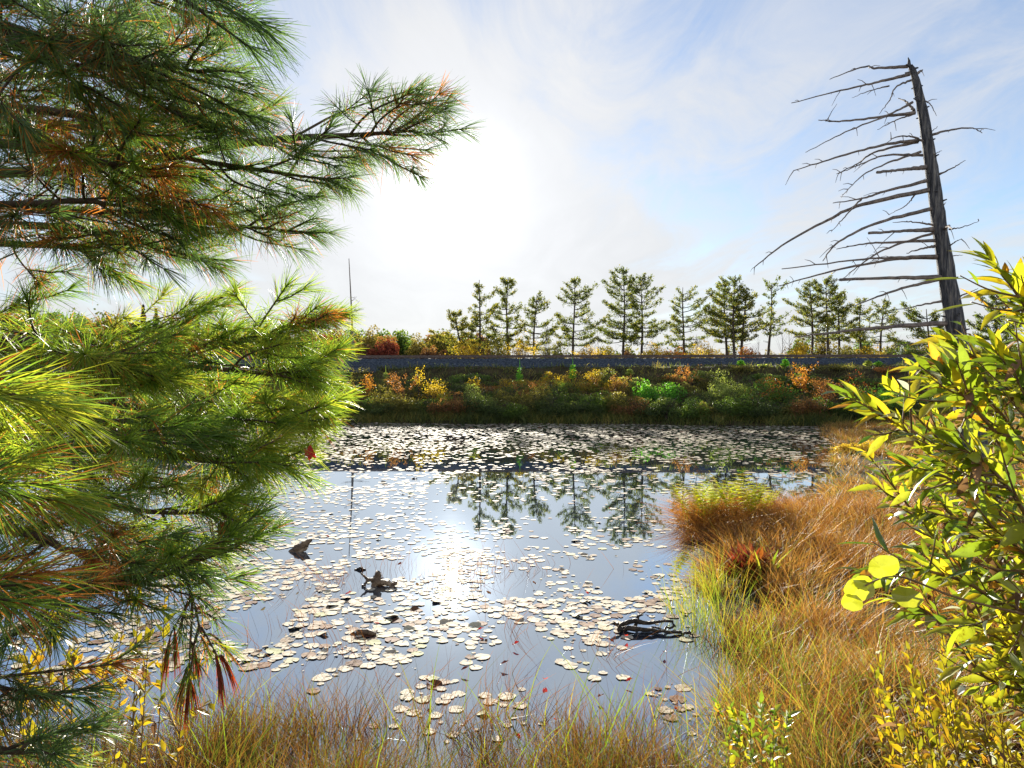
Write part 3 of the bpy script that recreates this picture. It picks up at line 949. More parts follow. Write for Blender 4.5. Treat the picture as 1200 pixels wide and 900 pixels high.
# ---------------------------------------------------------------- foreground pine
PINE = thing('pine_tree', 'large foreground pine whose long-needled boughs hang over the pond', 'tree', (-3.0, 1.9, .75))
PO = np.array([-3.0, 1.9, .75])
mb = MB()
tube(mb, catmull([(0, 0, -.1), (.03, .02, 1.5), (-.02, 0, 3.2), (0, .05, 5.5), (0, 0, 8)], 24), [.2, .17, .14, .1, .04], 12, knot=.06)
mb.build('trunk', M['bark'], PINE, True)


def bough(px_pts, seed, r0=.016, nl=.085, dens=900, dead=.12, step=.07, tw=.42, mat='needle', tintm=.5, wdt=.0018, start=.1, flat=.35, spread=.98, droop=.14, sub=True, rust=False):
    """px_pts: (px, py, Y) axis from the trunk outwards"""
    rs = np.random.default_rng(seed)
    ctrl = np.array([at(*p) for p in px_pts]) - PO
    ctrl[-1] -= unit(ctrl[-1] - ctrl[-2]) * min(.065, .3 * np.linalg.norm(ctrl[-1] - ctrl[-2]))
    ax = catmull(ctrl, 26)
    ln = np.linalg.norm(np.diff(ax, axis=0), axis=1).sum()
    wood_ = MB()
    tube(wood_, ax, [r0, r0 * .7, r0 * .4, .0028], 7, knot=.06)
    S0, S1, inner = [], [], []

    def shoot(a, b, inn):
        S0.append(a)
        S1.append(b)
        inner.append(inn)

    up = np.array([0, 0, 1.])
    s = start
    side = 1
    while s < 1.0:
        f = s * 25
        i0 = min(int(f), 24)
        p = ax[i0] + (ax[i0 + 1] - ax[i0]) * (f - i0)
        d = unit(ax[min(i0 + 2, 25)] - ax[max(i0 - 1, 0)])
        lat = unit(np.cross(d, up))
        ang = rs.uniform(.6, 1.05)
        tl = max(tw * (1.15 - .95 * s), min(.10, tw)) * rs.uniform(.65, 1.2)
        el = rs.normal(.12, flat)
        dv = unit(d * math.cos(ang) + lat * side * math.sin(ang) * math.cos(el) + up * math.sin(el) * .9)
        e = p + dv * tl + d * tl * .18 + up * tl * rs.uniform(-.12, .14)
        mid = p + dv * tl * .5
        tp = catmull([p, mid, e], 7)
        tube(wood_, tp, [.0042, .0032, .002], 5, cap=False)
        L_ = np.linalg.norm(e - p)
        k0 = max(0.0, 1 - .17 / L_)
        shoot(p + (e - p) * k0, e, s < .45)
        if sub and L_ > .16:
            q = .22
            sd2 = 1
            td = unit(e - p)
            tl2 = unit(np.cross(td, up))
            while q < .95:
                b0 = p + (e - p) * q
                a2 = rs.uniform(.6, 1.0)
                l2 = L_ * (1.05 - q) * rs.uniform(.35, .6) + .05
                d2 = unit(td * math.cos(a2) + tl2 * sd2 * math.sin(a2) + up * rs.normal(.1, .3))
                b1 = b0 + d2 * l2
                tube(wood_, [b0, (b0 + b1) / 2 - up * .005, b1], [.0026, .0018], 4, cap=False)
                k1 = max(0.0, 1 - .13 / l2)
                shoot(b0 + (b1 - b0) * k1, b1, s < .45 and q < .5)
                sd2 = -sd2
                q += rs.uniform(.10, .18) / L_
        side = -side
        s += rs.uniform(.7, 1.5) * step * 1.3 / ln
    shoot(ax[-4], ax[-1], False)
    S0, S1, inner = np.array(S0), np.array(S1), np.array(inner)
    sl_ = np.linalg.norm(S1 - S0, axis=1)
    cnt = np.maximum((sl_ * dens * .8).astype(int), 34)
    idx = np.repeat(np.arange(len(S0)), cnt)
    N_ = len(idx)
    tt = rs.uniform(0, 1, N_) ** .6
    tt = np.round(tt * 7) / 7 * .85 + tt * .15
    tt[rs.uniform(0, 1, N_) < .22] = 1.0
    P = S0[idx] + (S1 - S0)[idx] * tt[:, None]
    A = unit(S1 - S0)[idx]
    rad = unit(np.cross(A, rs.normal(size=(N_, 3))))
    b = (1.05 - .65 * tt) * rs.uniform(.45, 1.1, N_) * spread / .75
    D = unit(A * np.cos(b)[:, None] + rad * np.sin(b)[:, None])
    if rust:
        D = unit(D + np.array([0, 0, -1.1]))
    Ls = nl * rs.uniform(.75, 1.15, N_)
    bend = np.stack([np.zeros(N_), np.zeros(N_), -np.abs(rs.normal(droop, .12, N_))], 1) * Ls[:, None] + rs.normal(0, .035, (N_, 3)) * Ls[:, None]
    shoot_t = rs.normal(0, .16, len(S0))[idx]
    tint = np.clip(rs.normal(tintm, .17, N_) + shoot_t, 0, 1)
    isdead = rs.uniform(0, 1, N_) < dead * np.where(inner[idx], 2.2, .7) * np.where(tt < .4, 2.4, .5)
    isdead |= (rs.uniform(0, 1, len(S0)) < dead * .7 * np.where(inner, 2.0, .8))[idx] & (rs.uniform(0, 1, N_) < .75)
    if rust:
        isdead[:] = rs.uniform(0, 1, N_) < .93
    wo_ = wood_.build('bough', M['twig'], PINE, True)
    g_ = ~isdead
    if g_.sum():
        m_ = MB()
        ribbons(m_, P[g_], D[g_], Ls[g_], wdt, bend[g_], tint[g_], 3, np.array([.8, 1, .85, .25]))
        m_.build('needles', M[mat], wo_)
    if isdead.sum():
        m_ = MB()
        bd = bend[isdead] * (1.6 if not rust else .9)
        ribbons(m_, P[isdead], D[isdead], Ls[isdead] * (1.0 if not rust else .8), wdt, bd, rs.uniform(0, 1, isdead.sum()), 3, np.array([.8, 1, .85, .25]))
        m_.build('dead_needles', M['rust_needle' if rust else 'dead_needle'], wo_)
    return N_


E = -330
NN = 0
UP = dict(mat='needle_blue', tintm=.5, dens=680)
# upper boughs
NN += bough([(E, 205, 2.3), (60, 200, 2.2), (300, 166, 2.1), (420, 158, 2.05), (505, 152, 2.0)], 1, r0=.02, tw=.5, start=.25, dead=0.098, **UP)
NN += bough([(E, 120, 2.1), (60, 130, 2.0), (200, 180, 1.95), (310, 200, 1.95), (415, 215, 2.0)], 2, tw=.4, start=.2, **UP)
NN += bough([(E, 230, 2.3), (80, 245, 2.2), (250, 262, 2.1), (388, 275, 2.1)], 3, tw=.42, start=.2, dead=0.112, **UP)
NN += bough([(E, 260, 2.2), (60, 265, 2.1), (170, 285, 2.05), (260, 312, 2.1)], 4, tw=.36, start=.2, dead=0.126, **UP)
NN += bough([(E, 60, 1.9), (40, 50, 1.7), (150, 70, 1.6), (270, 90, 1.55)], 5, tw=.4, start=.2, nl=.095, dead=0.070, **UP)
NN += bough([(E, -40, 1.8), (40, -30, 1.5), (170, -15, 1.35), (285, 0, 1.3)], 6, tw=.34, start=.2, nl=.095, dead=0.035, **UP)
NN += bough([(E, 30, 2.0), (60, 60, 1.9), (160, 110, 1.8), (240, 150, 1.75)], 7, tw=.4, start=.2, dead=0.105, **UP)
NN += bough([(E, 150, 1.9), (20, 170, 1.8), (120, 190, 1.7), (190, 200, 1.65)], 8, tw=.42, start=.15, dead=0.175, tintm=.55)
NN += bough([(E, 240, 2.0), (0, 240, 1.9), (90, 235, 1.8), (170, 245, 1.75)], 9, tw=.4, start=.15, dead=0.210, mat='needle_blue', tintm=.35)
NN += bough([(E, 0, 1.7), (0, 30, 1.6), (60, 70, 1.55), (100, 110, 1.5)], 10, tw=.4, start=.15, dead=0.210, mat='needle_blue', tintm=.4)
NN += bough([(E, 270, 2.3), (0, 285, 2.2), (80, 290, 2.1), (120, 300, 2.1)], 11, tw=.35, start=.2, dead=0.245, tintm=.6)
NN += bough([(E, 180, 2.6), (80, 150, 2.5), (180, 140, 2.4), (290, 140, 2.4)], 12, tw=.42, start=.2, dead=0.084, step=.12, **UP)
NN += bough([(E, 80, 2.6), (0, 90, 2.5), (100, 80, 2.4), (180, 62, 2.4)], 13, tw=.45, start=.2, dead=0.140, step=.12, **UP)
NN += bough([(E, 110, 2.9), (0, 130, 2.8), (100, 170, 2.7), (210, 210, 2.6)], 14, tw=.5, start=.1, dead=.1, **UP)
NN += bough([(E, 20, 2.7), (0, 40, 2.6), (80, 30, 2.5), (160, 20, 2.45)], 15, tw=.5, start=.1, dead=.1, **UP)
NN += bough([(E, 220, 2.8), (0, 200, 2.7), (70, 200, 2.6), (130, 240, 2.5)], 16, tw=.5, start=.1, dead=.15, **UP)
# lower boughs
LO = dict(mat='needle', tintm=.64, dens=1080)
NN += bough([(E, 400, 2.4), (60, 402, 2.3), (230, 405, 2.2), (310, 394, 2.15), (385, 366, 2.1)], 20, r0=.018, tw=.4, start=.2, dead=0.055, **LO)
NN += bough([(E, 420, 2.3), (60, 425, 2.2), (220, 430, 2.1), (320, 438, 2.1), (378, 438, 2.1)], 21, tw=.42, start=.2, dead=0.066, **LO)
NN += bough([(E, 470, 2.2), (60, 475, 2.1), (220, 480, 2.0), (310, 498, 2.0), (392, 488, 2.0)], 22, tw=.42, start=.15, dead=0.055, **LO)
NN += bough([(E, 520, 2.1), (60, 525, 2.0), (200, 535, 1.9), (270, 540, 1.9), (335, 552, 1.9)], 23, tw=.42, start=.15, dead=0.055, **LO)
NN += bough([(E, 560, 1.9), (60, 585, 1.85), (180, 600, 1.8), (290, 600, 1.8)], 24, tw=.4, start=.15, dead=0.066, **LO)
NN += bough([(E, 640, 1.8), (50, 690, 1.7), (170, 680, 1.65), (230, 655, 1.65), (270, 630, 1.7)], 25, tw=.36, start=.1, dead=0.083, r0=.014, mat='needle', tintm=.45)
NN += bough([(E, 380, 2.0), (0, 395, 1.9), (90, 415, 1.8), (170, 425, 1.75)], 26, tw=.4, start=.15, dead=0.121, **LO)
NN += bough([(E, 470, 1.8), (0, 480, 1.7), (100, 500, 1.6), (190, 520, 1.55)], 27, tw=.4, start=.1, dead=0.083, mat='needle', tintm=.4)
NN += bough([(E, 600, 1.7), (0, 620, 1.6), (80, 645, 1.55), (150, 650, 1.5)], 28, tw=.38, dens=1100, start=.1, dead=0.110, mat='needle_blue', tintm=.4)
NN += bough([(E, 700, 1.7), (-20, 700, 1.6), (60, 705, 1.5), (130, 722, 1.5)], 29, tw=.36, start=.1, dead=0.165, mat='needle_blue', tintm=.45)
NN += bough([(E, 780, 1.6), (-60, 790, 1.5), (-10, 800, 1.45), (30, 830, 1.4)], 30, tw=.3, start=.1, dead=0.220, mat='needle_blue', tintm=.4)
NN += bough([(E, 860, 1.5), (-60, 870, 1.4), (10, 880, 1.35), (70, 880, 1.35)], 31, tw=.24, start=.2, dead=0.083, mat='needle_blue', tintm=.4)
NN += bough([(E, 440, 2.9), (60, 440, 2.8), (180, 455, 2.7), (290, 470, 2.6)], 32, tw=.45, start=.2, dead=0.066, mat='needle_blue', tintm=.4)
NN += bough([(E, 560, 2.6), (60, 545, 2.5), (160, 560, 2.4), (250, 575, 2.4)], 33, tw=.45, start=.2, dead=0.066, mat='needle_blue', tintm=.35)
# close sprays
NN += bough([(-520, 520, 1.1), (-200, 545, .9), (-80, 560, .84), (5, 582, .82)], 40, r0=.008, tw=.11, start=.45, step=.045, nl=.09, dens=1000, dead=0.248, mat='needle', tintm=.7, sub=False)
NN += bough([(-520, 430, 1.1), (-260, 430, .9), (-120, 440, .82), (-70, 450, .8)], 41, r0=.008, tw=.11, start=.4, step=.05, nl=.09, dens=1000, dead=0.110, mat='needle', tintm=.74, sub=False)
NN += bough([(-520, 700, 1.1), (-200, 690, .9), (-90, 690, .85), (-30, 700, .8)], 42, r0=.006, tw=.12, start=.4, step=.05, nl=.095, dens=700, dead=0.330, mat='needle', tintm=.6, sub=False)
# hanging bough with rust-coloured dead tufts
NN += bough([(100, 688, 1.66), (205, 672, 1.66), (226, 705, 1.66), (234, 735, 1.66), (240, 758, 1.66)], 50, r0=.006, tw=.14, start=.45, step=.05, dead=.3, mat='needle', tintm=.55, sub=False)
NN += bough([(226, 700, 1.64), (224, 740, 1.62), (222, 775, 1.62), (220, 812, 1.62)], 51, r0=.004, tw=.015, start=.45, step=.03, dens=2600, spread=.3, wdt=.0022, rust=True, sub=False, droop=.5)
NN += bough([(226, 700, 1.64), (212, 722, 1.62), (203, 738, 1.62), (198, 748, 1.62)], 52, r0=.003, tw=.012, start=.6, step=.03, dens=2400, spread=.3, wdt=.0022, rust=True, sub=False, droop=.6)
NN += bough([(236, 735, 1.64), (246, 752, 1.62), (252, 764, 1.62), (256, 772, 1.62)], 53, r0=.003, tw=.012, start=.6, step=.03, dens=2400, spread=.3, wdt=.0022, rust=True, sub=False, droop=.6)
print('needles', NN)


def maple_leaf(px, py, Y, size, label, mat, seed, tilt):
    """a lobed leaf lying on the needles"""
    lob = [(0, -.5), (.12, -.28), (.42, -.3), (.3, -.08), (.5, .12), (.24, .14), (.2, .34), (0, .55), (-.2, .34), (-.24, .14), (-.5, .12), (-.3, -.08), (-.42, -.3), (-.12, -.28)]
    v = [(0, 0, 0)] + [(a * size, b * size, .12 * size * math.sin(6 * a + 3 * b + seed) + .25 * size * abs(a)) for a, b in lob]
    n = len(lob)
    mb = MB()
    mb.add(v, [[0, 1 + k, 1 + (k + 1) % n] for k in range(n)], RS.uniform(.3, 1))
    tube(mb, [(0, -.5 * size, 0), (.03 * size, -.9 * size, .05 * size)], [.0012, .0012], 4, .2)
    o = mb.build('maple_leaf', mat, loc=at(px, py, Y))
    o.rotation_euler = tilt
    return tag(o, label, 'leaf')


maple_leaf(363, 531, 1.9, .045, 'bright red maple leaf caught near the tip of a pine bough', M['red_leaf'], 1, (1.1, .4, .9))
maple_leaf(262, 621, 1.75, .042, 'dark crumpled red-brown leaf caught among inner pine needles', M['rust_needle'], 2, (1.3, -.4, .2))


# ---------------------------------------------------------------- willow shrub at the right
def leafy_shrub(name, label, cat, origin, stems, seed, ll=.09, lw=.2, mat='willow_leaf', tintm=.47, r0=.007, node=.045, side=.2, side_n=6, brown=.03, stem_mat='willow_stem', pale=.02, bare=.15, width_jit=.25):
    rs = np.random.default_rng(seed)
    T = thing(name, label, cat, origin)
    O_ = np.array(origin)
    for ctrl in stems:
        st, lf, br, pl = MB(), MB(), MB(), MB()
        ax = catmull(np.array(ctrl) - O_, 30)
        ln = np.linalg.norm(np.diff(ax, axis=0), axis=1).sum()
        tube(st, ax, [r0, r0 * .75, r0 * .5, .0014], 6)
        axes = [(ax, bare)]
        for q in range(side_n):
            s = rs.uniform(max(bare, .2), .80)
            i0 = int(s * 29)
            d = unit(ax[min(i0 + 1, 29)] - ax[i0 - 1])
            lat = unit(rs.normal(size=3) * .8 + np.array([-.35, 0, .1]))
            dv = unit(d * .8 + lat * .75)
            L_ = side * rs.uniform(.5, 1.2) * (1.25 - .8 * s)
            p = ax[i0]
            sa = catmull([p, p + dv * L_ * .5, p + dv * L_ + np.array([0, 0, .12 * L_])], 10)
            tube(st, sa, [.0028, .0012], 5)
            axes.append((sa, .15))
        P, D, T_ = [], [], []
        for sa, b0 in axes:
            l_ = np.linalg.norm(np.diff(sa, axis=0), axis=1).sum()
            k = max(int(l_ * (1 - b0) / node), 4)
            for q in range(k):
                s = b0 + (1 - b0) * (q + .5) / k
                f = s * (len(sa) - 1)
                i0 = min(int(f), len(sa) - 2)
                p = sa[i0] + (sa[i0 + 1] - sa[i0]) * (f - i0)
                d = unit(sa[i0 + 1] - sa[i0])
                a = q * 2.4 + rs.uniform(-.5, .5)
                u1 = unit(np.cross(d, [.3, .2, 1]))
                u2 = np.cross(d, u1)
                an = rs.uniform(.6, 1.15) * (1 - .5 * s)
                P.append(p)
                D.append(unit(d * math.cos(an) + (u1 * math.cos(a) + u2 * math.sin(a)) * math.sin(an) + np.array([0, 0, -.1])))
        P, D = np.array(P), np.array(D)
        n = len(P)
        Nn = unit(np.array([0, -.25, 1.]) + rs.normal(0, .45, (n, 3)))
        Ls = ll * np.clip(rs.lognormal(-.05, .3, n), .4, 1.5)
        Ws = Ls * lw * rs.uniform(1 - width_jit, 1 + width_jit, n) * 1.3
        tn = np.clip(rs.normal(tintm, .25, n), 0, 1)
        dr = rs.uniform(.0, .4, n)
        u = rs.uniform(0, 1, n)
        isb, isp = u < brown, (u >= brown) & (u < brown + pale)
        g_ = ~(isb | isp)
        so_ = None
        leaves(lf, P[g_], D[g_], Nn[g_], Ls[g_], Ws[g_], tn[g_], .3, dr[g_], .06)
        so_ = st.build('stem', M[stem_mat], T, True)
        lf.build('foliage', M[mat], so_, True)
        if isb.sum():
            leaves(br, P[isb], unit(D[isb] + [0, 0, -.8]), Nn[isb], Ls[isb] * .7, Ws[isb] * .9, rs.uniform(0, 1, isb.sum()), .9, .9, .3)
            br.build('withered_leaves', M['brown_leaf'], so_, True)
        if isp.sum():
            leaves(pl, P[isp], D[isp], Nn[isp], Ls[isp] * .6, Ws[isp], rs.uniform(0, 1, isp.sum()), .5, .3, .1)
            pl.build('pale_leaves', M['pale_leaf'], so_, True)
    return T


WB = at(1350, 1000, 1.7)
WB[2] = .62
base = lambda dx=0., dy=0.: WB + np.array([dx, dy, 0])
W_STEMS = [
    [base(), at(1250, 760, 1.68), at(1150, 600, 1.65), at(1060, 505, 1.62), at(988, 462, 1.6)],
    [base(.05), at(1255, 620, 1.6), at(1160, 500, 1.55), at(1120, 455, 1.5), at(1095, 425, 1.5)],
    [base(.1, -.1), at(1300, 560, 1.6), at(1235, 420, 1.55), at(1195, 350, 1.5), at(1155, 300, 1.5)],
    [base(.0, .1), at(1240, 560, 1.7), at(1190, 450, 1.7), at(1145, 420, 1.7), at(1110, 400, 1.7)],
    [base(.0, .05), at(1250, 800, 1.65), at(1160, 700, 1.6), at(1080, 668, 1.55), at(1010, 672, 1.5)],
    [base(-.05, .1), at(1230, 810, 1.8), at(1140, 690, 1.85), at(1070, 600, 1.9), at(1015, 530, 1.9)],
    [base(.1, -.2), at(1330, 600, 1.5), at(1280, 440, 1.5), at(1250, 370, 1.5), at(1235, 330, 1.5)],
    [base(0, .2), at(1240, 700, 1.95), at(1160, 580, 2.0), at(1085, 500, 2.0), at(1040, 452, 2.0)],
    [base(0, .1), at(1270, 680, 1.7), at(1210, 540, 1.7), at(1150, 460, 1.65), at(1110, 440, 1.65)],
    [base(-.1, .25), at(1230, 860, 2.0), at(1150, 790, 2.0), at(1090, 720, 2.0), at(1040, 700, 2.05)],
    [base(0, -.1), at(1270, 740, 1.45), at(1200, 600, 1.4), at(1150, 540, 1.4), at(1105, 520, 1.4)],
    [base(0, 0), at(1290, 700, 1.55), at(1230, 520, 1.5), at(1195, 450, 1.5), at(1165, 410, 1.5)],
    [base(0, -.1), at(1290, 800, 1.5), at(1240, 690, 1.45), at(1190, 640, 1.45), at(1150, 610, 1.45)],
    [base(0, .1), at(1290, 860, 1.75), at(1220, 780, 1.75), at(1160, 740, 1.75), at(1120, 650, 1.75)],
    [base(0, .2), at(1280, 700, 1.95), at(1210, 600, 2.0), at(1130, 540, 2.0), at(1065, 560, 2.0)],
    [base(0, .0), at(1260, 720, 1.6), at(1180, 610, 1.6), at(1110, 560, 1.6), at(1060, 545, 1.6)],
    [base(0, .15), at(1260, 760, 1.85), at(1180, 660, 1.85), at(1120, 610, 1.85), at(1075, 600, 1.85)],
    [base(0, .25), at(1250, 640, 2.1), at(1170, 520, 2.1), at(1110, 460, 2.1), at(1070, 430, 2.1)],
    [base(0, .1), at(1320, 900, 1.8), at(1260, 810, 1.8), at(1210, 740, 1.8), at(1150, 700, 1.8)],
    [base(0, .3), at(1320, 930, 2.0), at(1250, 840, 2.05), at(1180, 770, 2.05), at(1130, 740, 2.05)],
    [base(0, .2), at(1330, 960, 1.9), at(1270, 880, 1.9), at(1220, 810, 1.95), at(1170, 775, 1.95)],
    [base(0, .0), at(1340, 900, 1.65), at(1290, 800, 1.6), at(1240, 740, 1.6), at(1200, 690, 1.6)],
    [base(0, .15), at(1300, 860, 1.8), at(1240, 760, 1.8), at(1180, 690, 1.8), at(1130, 665, 1.8)],
    [base(0, .25), at(1320, 950, 1.95), at(1260, 860, 2.0), at(1200, 790, 2.0), at(1145, 760, 2.0)],
    [base(0, .05), at(1330, 930, 1.7), at(1280, 850, 1.7), at(1230, 780, 1.7), at(1180, 735, 1.7)],
    [base(.1, .1), at(1330, 700, 1.75), at(1270, 520, 1.75), at(1225, 440, 1.75), at(1200, 385, 1.75)],
    [base(0, .3), at(1270, 820, 2.1), at(1190, 730, 2.15), at(1120, 650, 2.15), at(1070, 640, 2.15)],
    [base(-.05, .3), at(1240, 780, 2.2), at(1180, 640, 2.2), at(1130, 560, 2.2), at(1095, 480, 2.2)],
]
leafy_shrub('willow_shrub', 'tall willow shrub with long yellow-green leaves at the water edge', 'shrub', tuple(WB), W_STEMS, 61, ll=.06, lw=.22, side=.18, side_n=14, node=.025, pale=.05, bare=.18, width_jit=.35)
YB = np.array([2.2, 2.95, .25])
Y_STEMS = []
for k in range(34):
    px = 1035 + k * 5.6 + RS.uniform(-8, 8)
    yb_ = 2.75 + RS.uniform(-.25, .35)
    b0 = np.array([(px + 30 - 600) / F * yb_, yb_, .25])
    topp = at(px + RS.uniform(-25, 15), RS.uniform(735, 850), yb_ - .1)
    Y_STEMS.append([b0, (b0 + topp) / 2 + np.array([.03, 0, 0]), topp])
leafy_shrub('bog_shrub', 'low yellow small-leaved shrub under the willow', 'shrub', tuple(YB), Y_STEMS, 62, ll=.05, lw=.26, mat='yellow_leaf', tintm=.4, side=.14, side_n=8, node=.02, r0=.004, brown=.06, pale=.05, bare=.25)
S2 = []
for k in range(6):
    px = 850 + k * 13
    b0 = np.array([(px - 600) / F * 3.7, 3.7, .05])
    S2.append([b0, at(px + 4, 870, 3.7), at(px - 10 + 4 * k, 822 + k * 7 % 20, 3.68)])
leafy_shrub('seedling_plant', 'small pale-leaved seedling clump among the near sedge', 'plant', tuple(S2[0][0]), S2, 63, ll=.05, lw=.32, mat='willow_leaf', tintm=.35, side=.06, side_n=3, node=.02, r0=.003, pale=.15)
S3 = []
for k in range(12):
    px = 20 + k * 17 + RS.uniform(-6, 6)
    Yq = 2.6 + RS.uniform(-.3, .4)
    b0 = np.array([(px - 20 - 600) / F * Yq, Yq, .35])
    S3.append([b0, at(px, 840, Yq), at(px + RS.uniform(0, 40), RS.uniform(690, 800), Yq)])
leafy_shrub('meadow_shrub', 'thin yellow-leaved shrub stems below the hanging pine bough', 'shrub', tuple(S3[0][0]), S3, 64, ll=.042, lw=.34, mat='yellow_leaf', tintm=.45, side=.12, side_n=4, node=.035, r0=.003, bare=.25)


def round_leaf(px, py, Y, size, label, seed):
    rs = np.random.default_rng(seed)
    n = 18
    a = np.arange(n) / n * 6.283
    r = size * (.5 + .05 * np.cos(a) + .03 * rs.normal(size=n))
    v = [(0, 0, -.03 * size)] + [(r_ * math.cos(q) * 1.15, r_ * math.sin(q) * .85, .1 * size * math.sin(2 * q + seed)) for r_, q in zip(r, a)]
    mb = MB()
    mb.add(v, [[0, 1 + k, 1 + (k + 1) % n] for k in range(n)], .5 + .1 * rs.uniform())
    o = mb.build('round_leaf', M['willow_leaf'], loc=at(px, py, Y))
    o.rotation_euler = (1.25, rs.uniform(-.3, .3), rs.uniform(-.4, .4))
    return o


RL = thing('poplar_sprig', 'sprig of broad round yellow leaves hanging before the sedge', 'twig', tuple(at(1090, 690, 1.45)))
mb = MB()
o0 = at(1090, 690, 1.45)
tube(mb, catmull([at(1200, 720, 1.5) - o0, at(1120, 700, 1.46) - o0, at(1050, 675, 1.45) - o0, at(1005, 690, 1.45) - o0], 14), [.003, .0016], 5)
mb.build('stem', M['willow_stem'], RL, True)
for k, (px, py, s) in enumerate([(1033, 665, .055), (1004, 690, .052), (998, 705, .04), (1062, 699, .05), (1011, 683, .035)]):
    o = round_leaf(px, py, 1.45, s, '', 20 + k)
    o.parent = RL
    o.location = at(px, py, 1.45) - o0
    o.name = 'leaf'


# ---------------------------------------------------------------- marsh grass
def lean_field(x, y):
    a = 2.2 * np.sin(x * .9 + .5) + 1.7 * np.sin(y * .75 + x * .3)
    return np.cos(a), np.sin(a)


def grass(name, xy, hgt, mat, wid, tint, lean=.35, rnd=.25, bendk=.5, segs=4, z0=None):
    x, y = xy[:, 0], xy[:, 1]
    n = len(x)
    z = (np.maximum(ground_z(x, y), -.05) - .02) if z0 is None else np.full(n, z0)
    lx, ly = lean_field(x, y)
    D = unit(np.stack([lx * lean + RS.normal(0, rnd, n), ly * lean * .7 + RS.normal(0, rnd, n), np.ones(n)], 1))
    L_ = hgt * RS.uniform(.55, 1.15, n)
    bend = np.stack([lx * bendk * L_ + RS.normal(0, .15, n) * L_, ly * bendk * .7 * L_ + RS.normal(0, .15, n) * L_, -np.abs(RS.normal(.28, .16, n)) * L_ * bendk * 1.4], 1)
    mb = MB()
    ribbons(mb, np.stack([x, y, z], 1), D, L_, wid, bend, np.clip(tint, 0, 1), segs)
    o = mb.build(name, M[mat])
    o['kind'] = 'stuff'
    return o


def scatter(n, x0, x1, y0, y1, ok):
    p = np.stack([RS.uniform(x0, x1, n), RS.uniform(y0, y1, n)], 1)
    return p[ok(p[:, 0], p[:, 1])]


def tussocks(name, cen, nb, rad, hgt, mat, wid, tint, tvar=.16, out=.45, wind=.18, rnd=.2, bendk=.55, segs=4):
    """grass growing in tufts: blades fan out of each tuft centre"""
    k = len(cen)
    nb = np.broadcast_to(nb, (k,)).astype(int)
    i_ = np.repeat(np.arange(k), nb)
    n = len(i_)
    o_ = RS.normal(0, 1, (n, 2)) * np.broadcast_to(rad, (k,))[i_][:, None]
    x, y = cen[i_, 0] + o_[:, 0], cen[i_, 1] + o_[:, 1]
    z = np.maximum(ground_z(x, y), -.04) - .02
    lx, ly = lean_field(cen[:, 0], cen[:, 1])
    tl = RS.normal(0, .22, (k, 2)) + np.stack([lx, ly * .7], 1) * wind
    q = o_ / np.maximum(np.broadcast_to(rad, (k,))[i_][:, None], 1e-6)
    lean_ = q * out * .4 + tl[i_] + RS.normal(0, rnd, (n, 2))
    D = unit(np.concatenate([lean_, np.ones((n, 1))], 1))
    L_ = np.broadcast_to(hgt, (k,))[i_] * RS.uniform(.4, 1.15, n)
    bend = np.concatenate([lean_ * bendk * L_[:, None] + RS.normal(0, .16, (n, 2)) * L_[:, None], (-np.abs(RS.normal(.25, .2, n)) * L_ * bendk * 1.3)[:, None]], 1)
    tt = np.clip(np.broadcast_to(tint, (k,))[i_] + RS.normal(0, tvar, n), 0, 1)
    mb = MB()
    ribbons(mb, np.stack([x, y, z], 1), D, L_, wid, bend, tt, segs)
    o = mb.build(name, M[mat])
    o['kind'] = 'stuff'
    return o


# golden sedge over the marsh point
p = scatter(2300, 1.2, 7.6, 5.0, 12.4, lambda x, y: (x > right_shore(y) + .15 + .6 * (fnoise(x * 2, y * 2) - .5)) & (fnoise(x * 1.1 + 9, y * 1.1) > np.where(x > right_shore(y) + 2.4, .54, .36)))
hn = fnoise(p[:, 0] * .8 + 3, p[:, 1] * .8 + 8)
edge = np.clip((p[:, 0] - right_shore(p[:, 1])) / .8, .5, 1)
gold = np.clip((p[:, 1] - 5.5) / 3, 0, 1)
tnt = .30 + (fnoise(p[:, 0] * .9, p[:, 1] * .9) - .5) * .7 + RS.normal(0, .12, len(p)) + np.where(RS.uniform(0, 1, len(p)) < .16 * (1 - gold) + .05, .45, 0)
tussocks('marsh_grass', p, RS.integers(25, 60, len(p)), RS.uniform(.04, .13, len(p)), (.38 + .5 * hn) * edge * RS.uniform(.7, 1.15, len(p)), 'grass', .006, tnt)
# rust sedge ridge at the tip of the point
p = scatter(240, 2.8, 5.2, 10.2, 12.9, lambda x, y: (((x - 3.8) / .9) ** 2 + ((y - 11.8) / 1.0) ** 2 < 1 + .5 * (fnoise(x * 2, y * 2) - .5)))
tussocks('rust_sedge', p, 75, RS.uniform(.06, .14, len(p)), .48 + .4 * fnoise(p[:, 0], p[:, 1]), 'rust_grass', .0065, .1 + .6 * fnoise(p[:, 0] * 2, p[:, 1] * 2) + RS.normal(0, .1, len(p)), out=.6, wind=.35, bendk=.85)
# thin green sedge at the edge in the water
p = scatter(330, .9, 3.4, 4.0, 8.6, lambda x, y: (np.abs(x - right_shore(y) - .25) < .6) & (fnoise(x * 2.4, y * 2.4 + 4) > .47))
tussocks('green_sedge', p, RS.integers(6, 17, len(p)), RS.uniform(.03, .1, len(p)), .42 + .4 * fnoise(p[:, 0] * 2, p[:, 1] * 2), 'green_grass', .0048, .12 + .7 * fnoise(p[:, 0] * 2, p[:, 1] * 1.2), tvar=.2, out=.25, wind=.06, rnd=.1, bendk=.25)
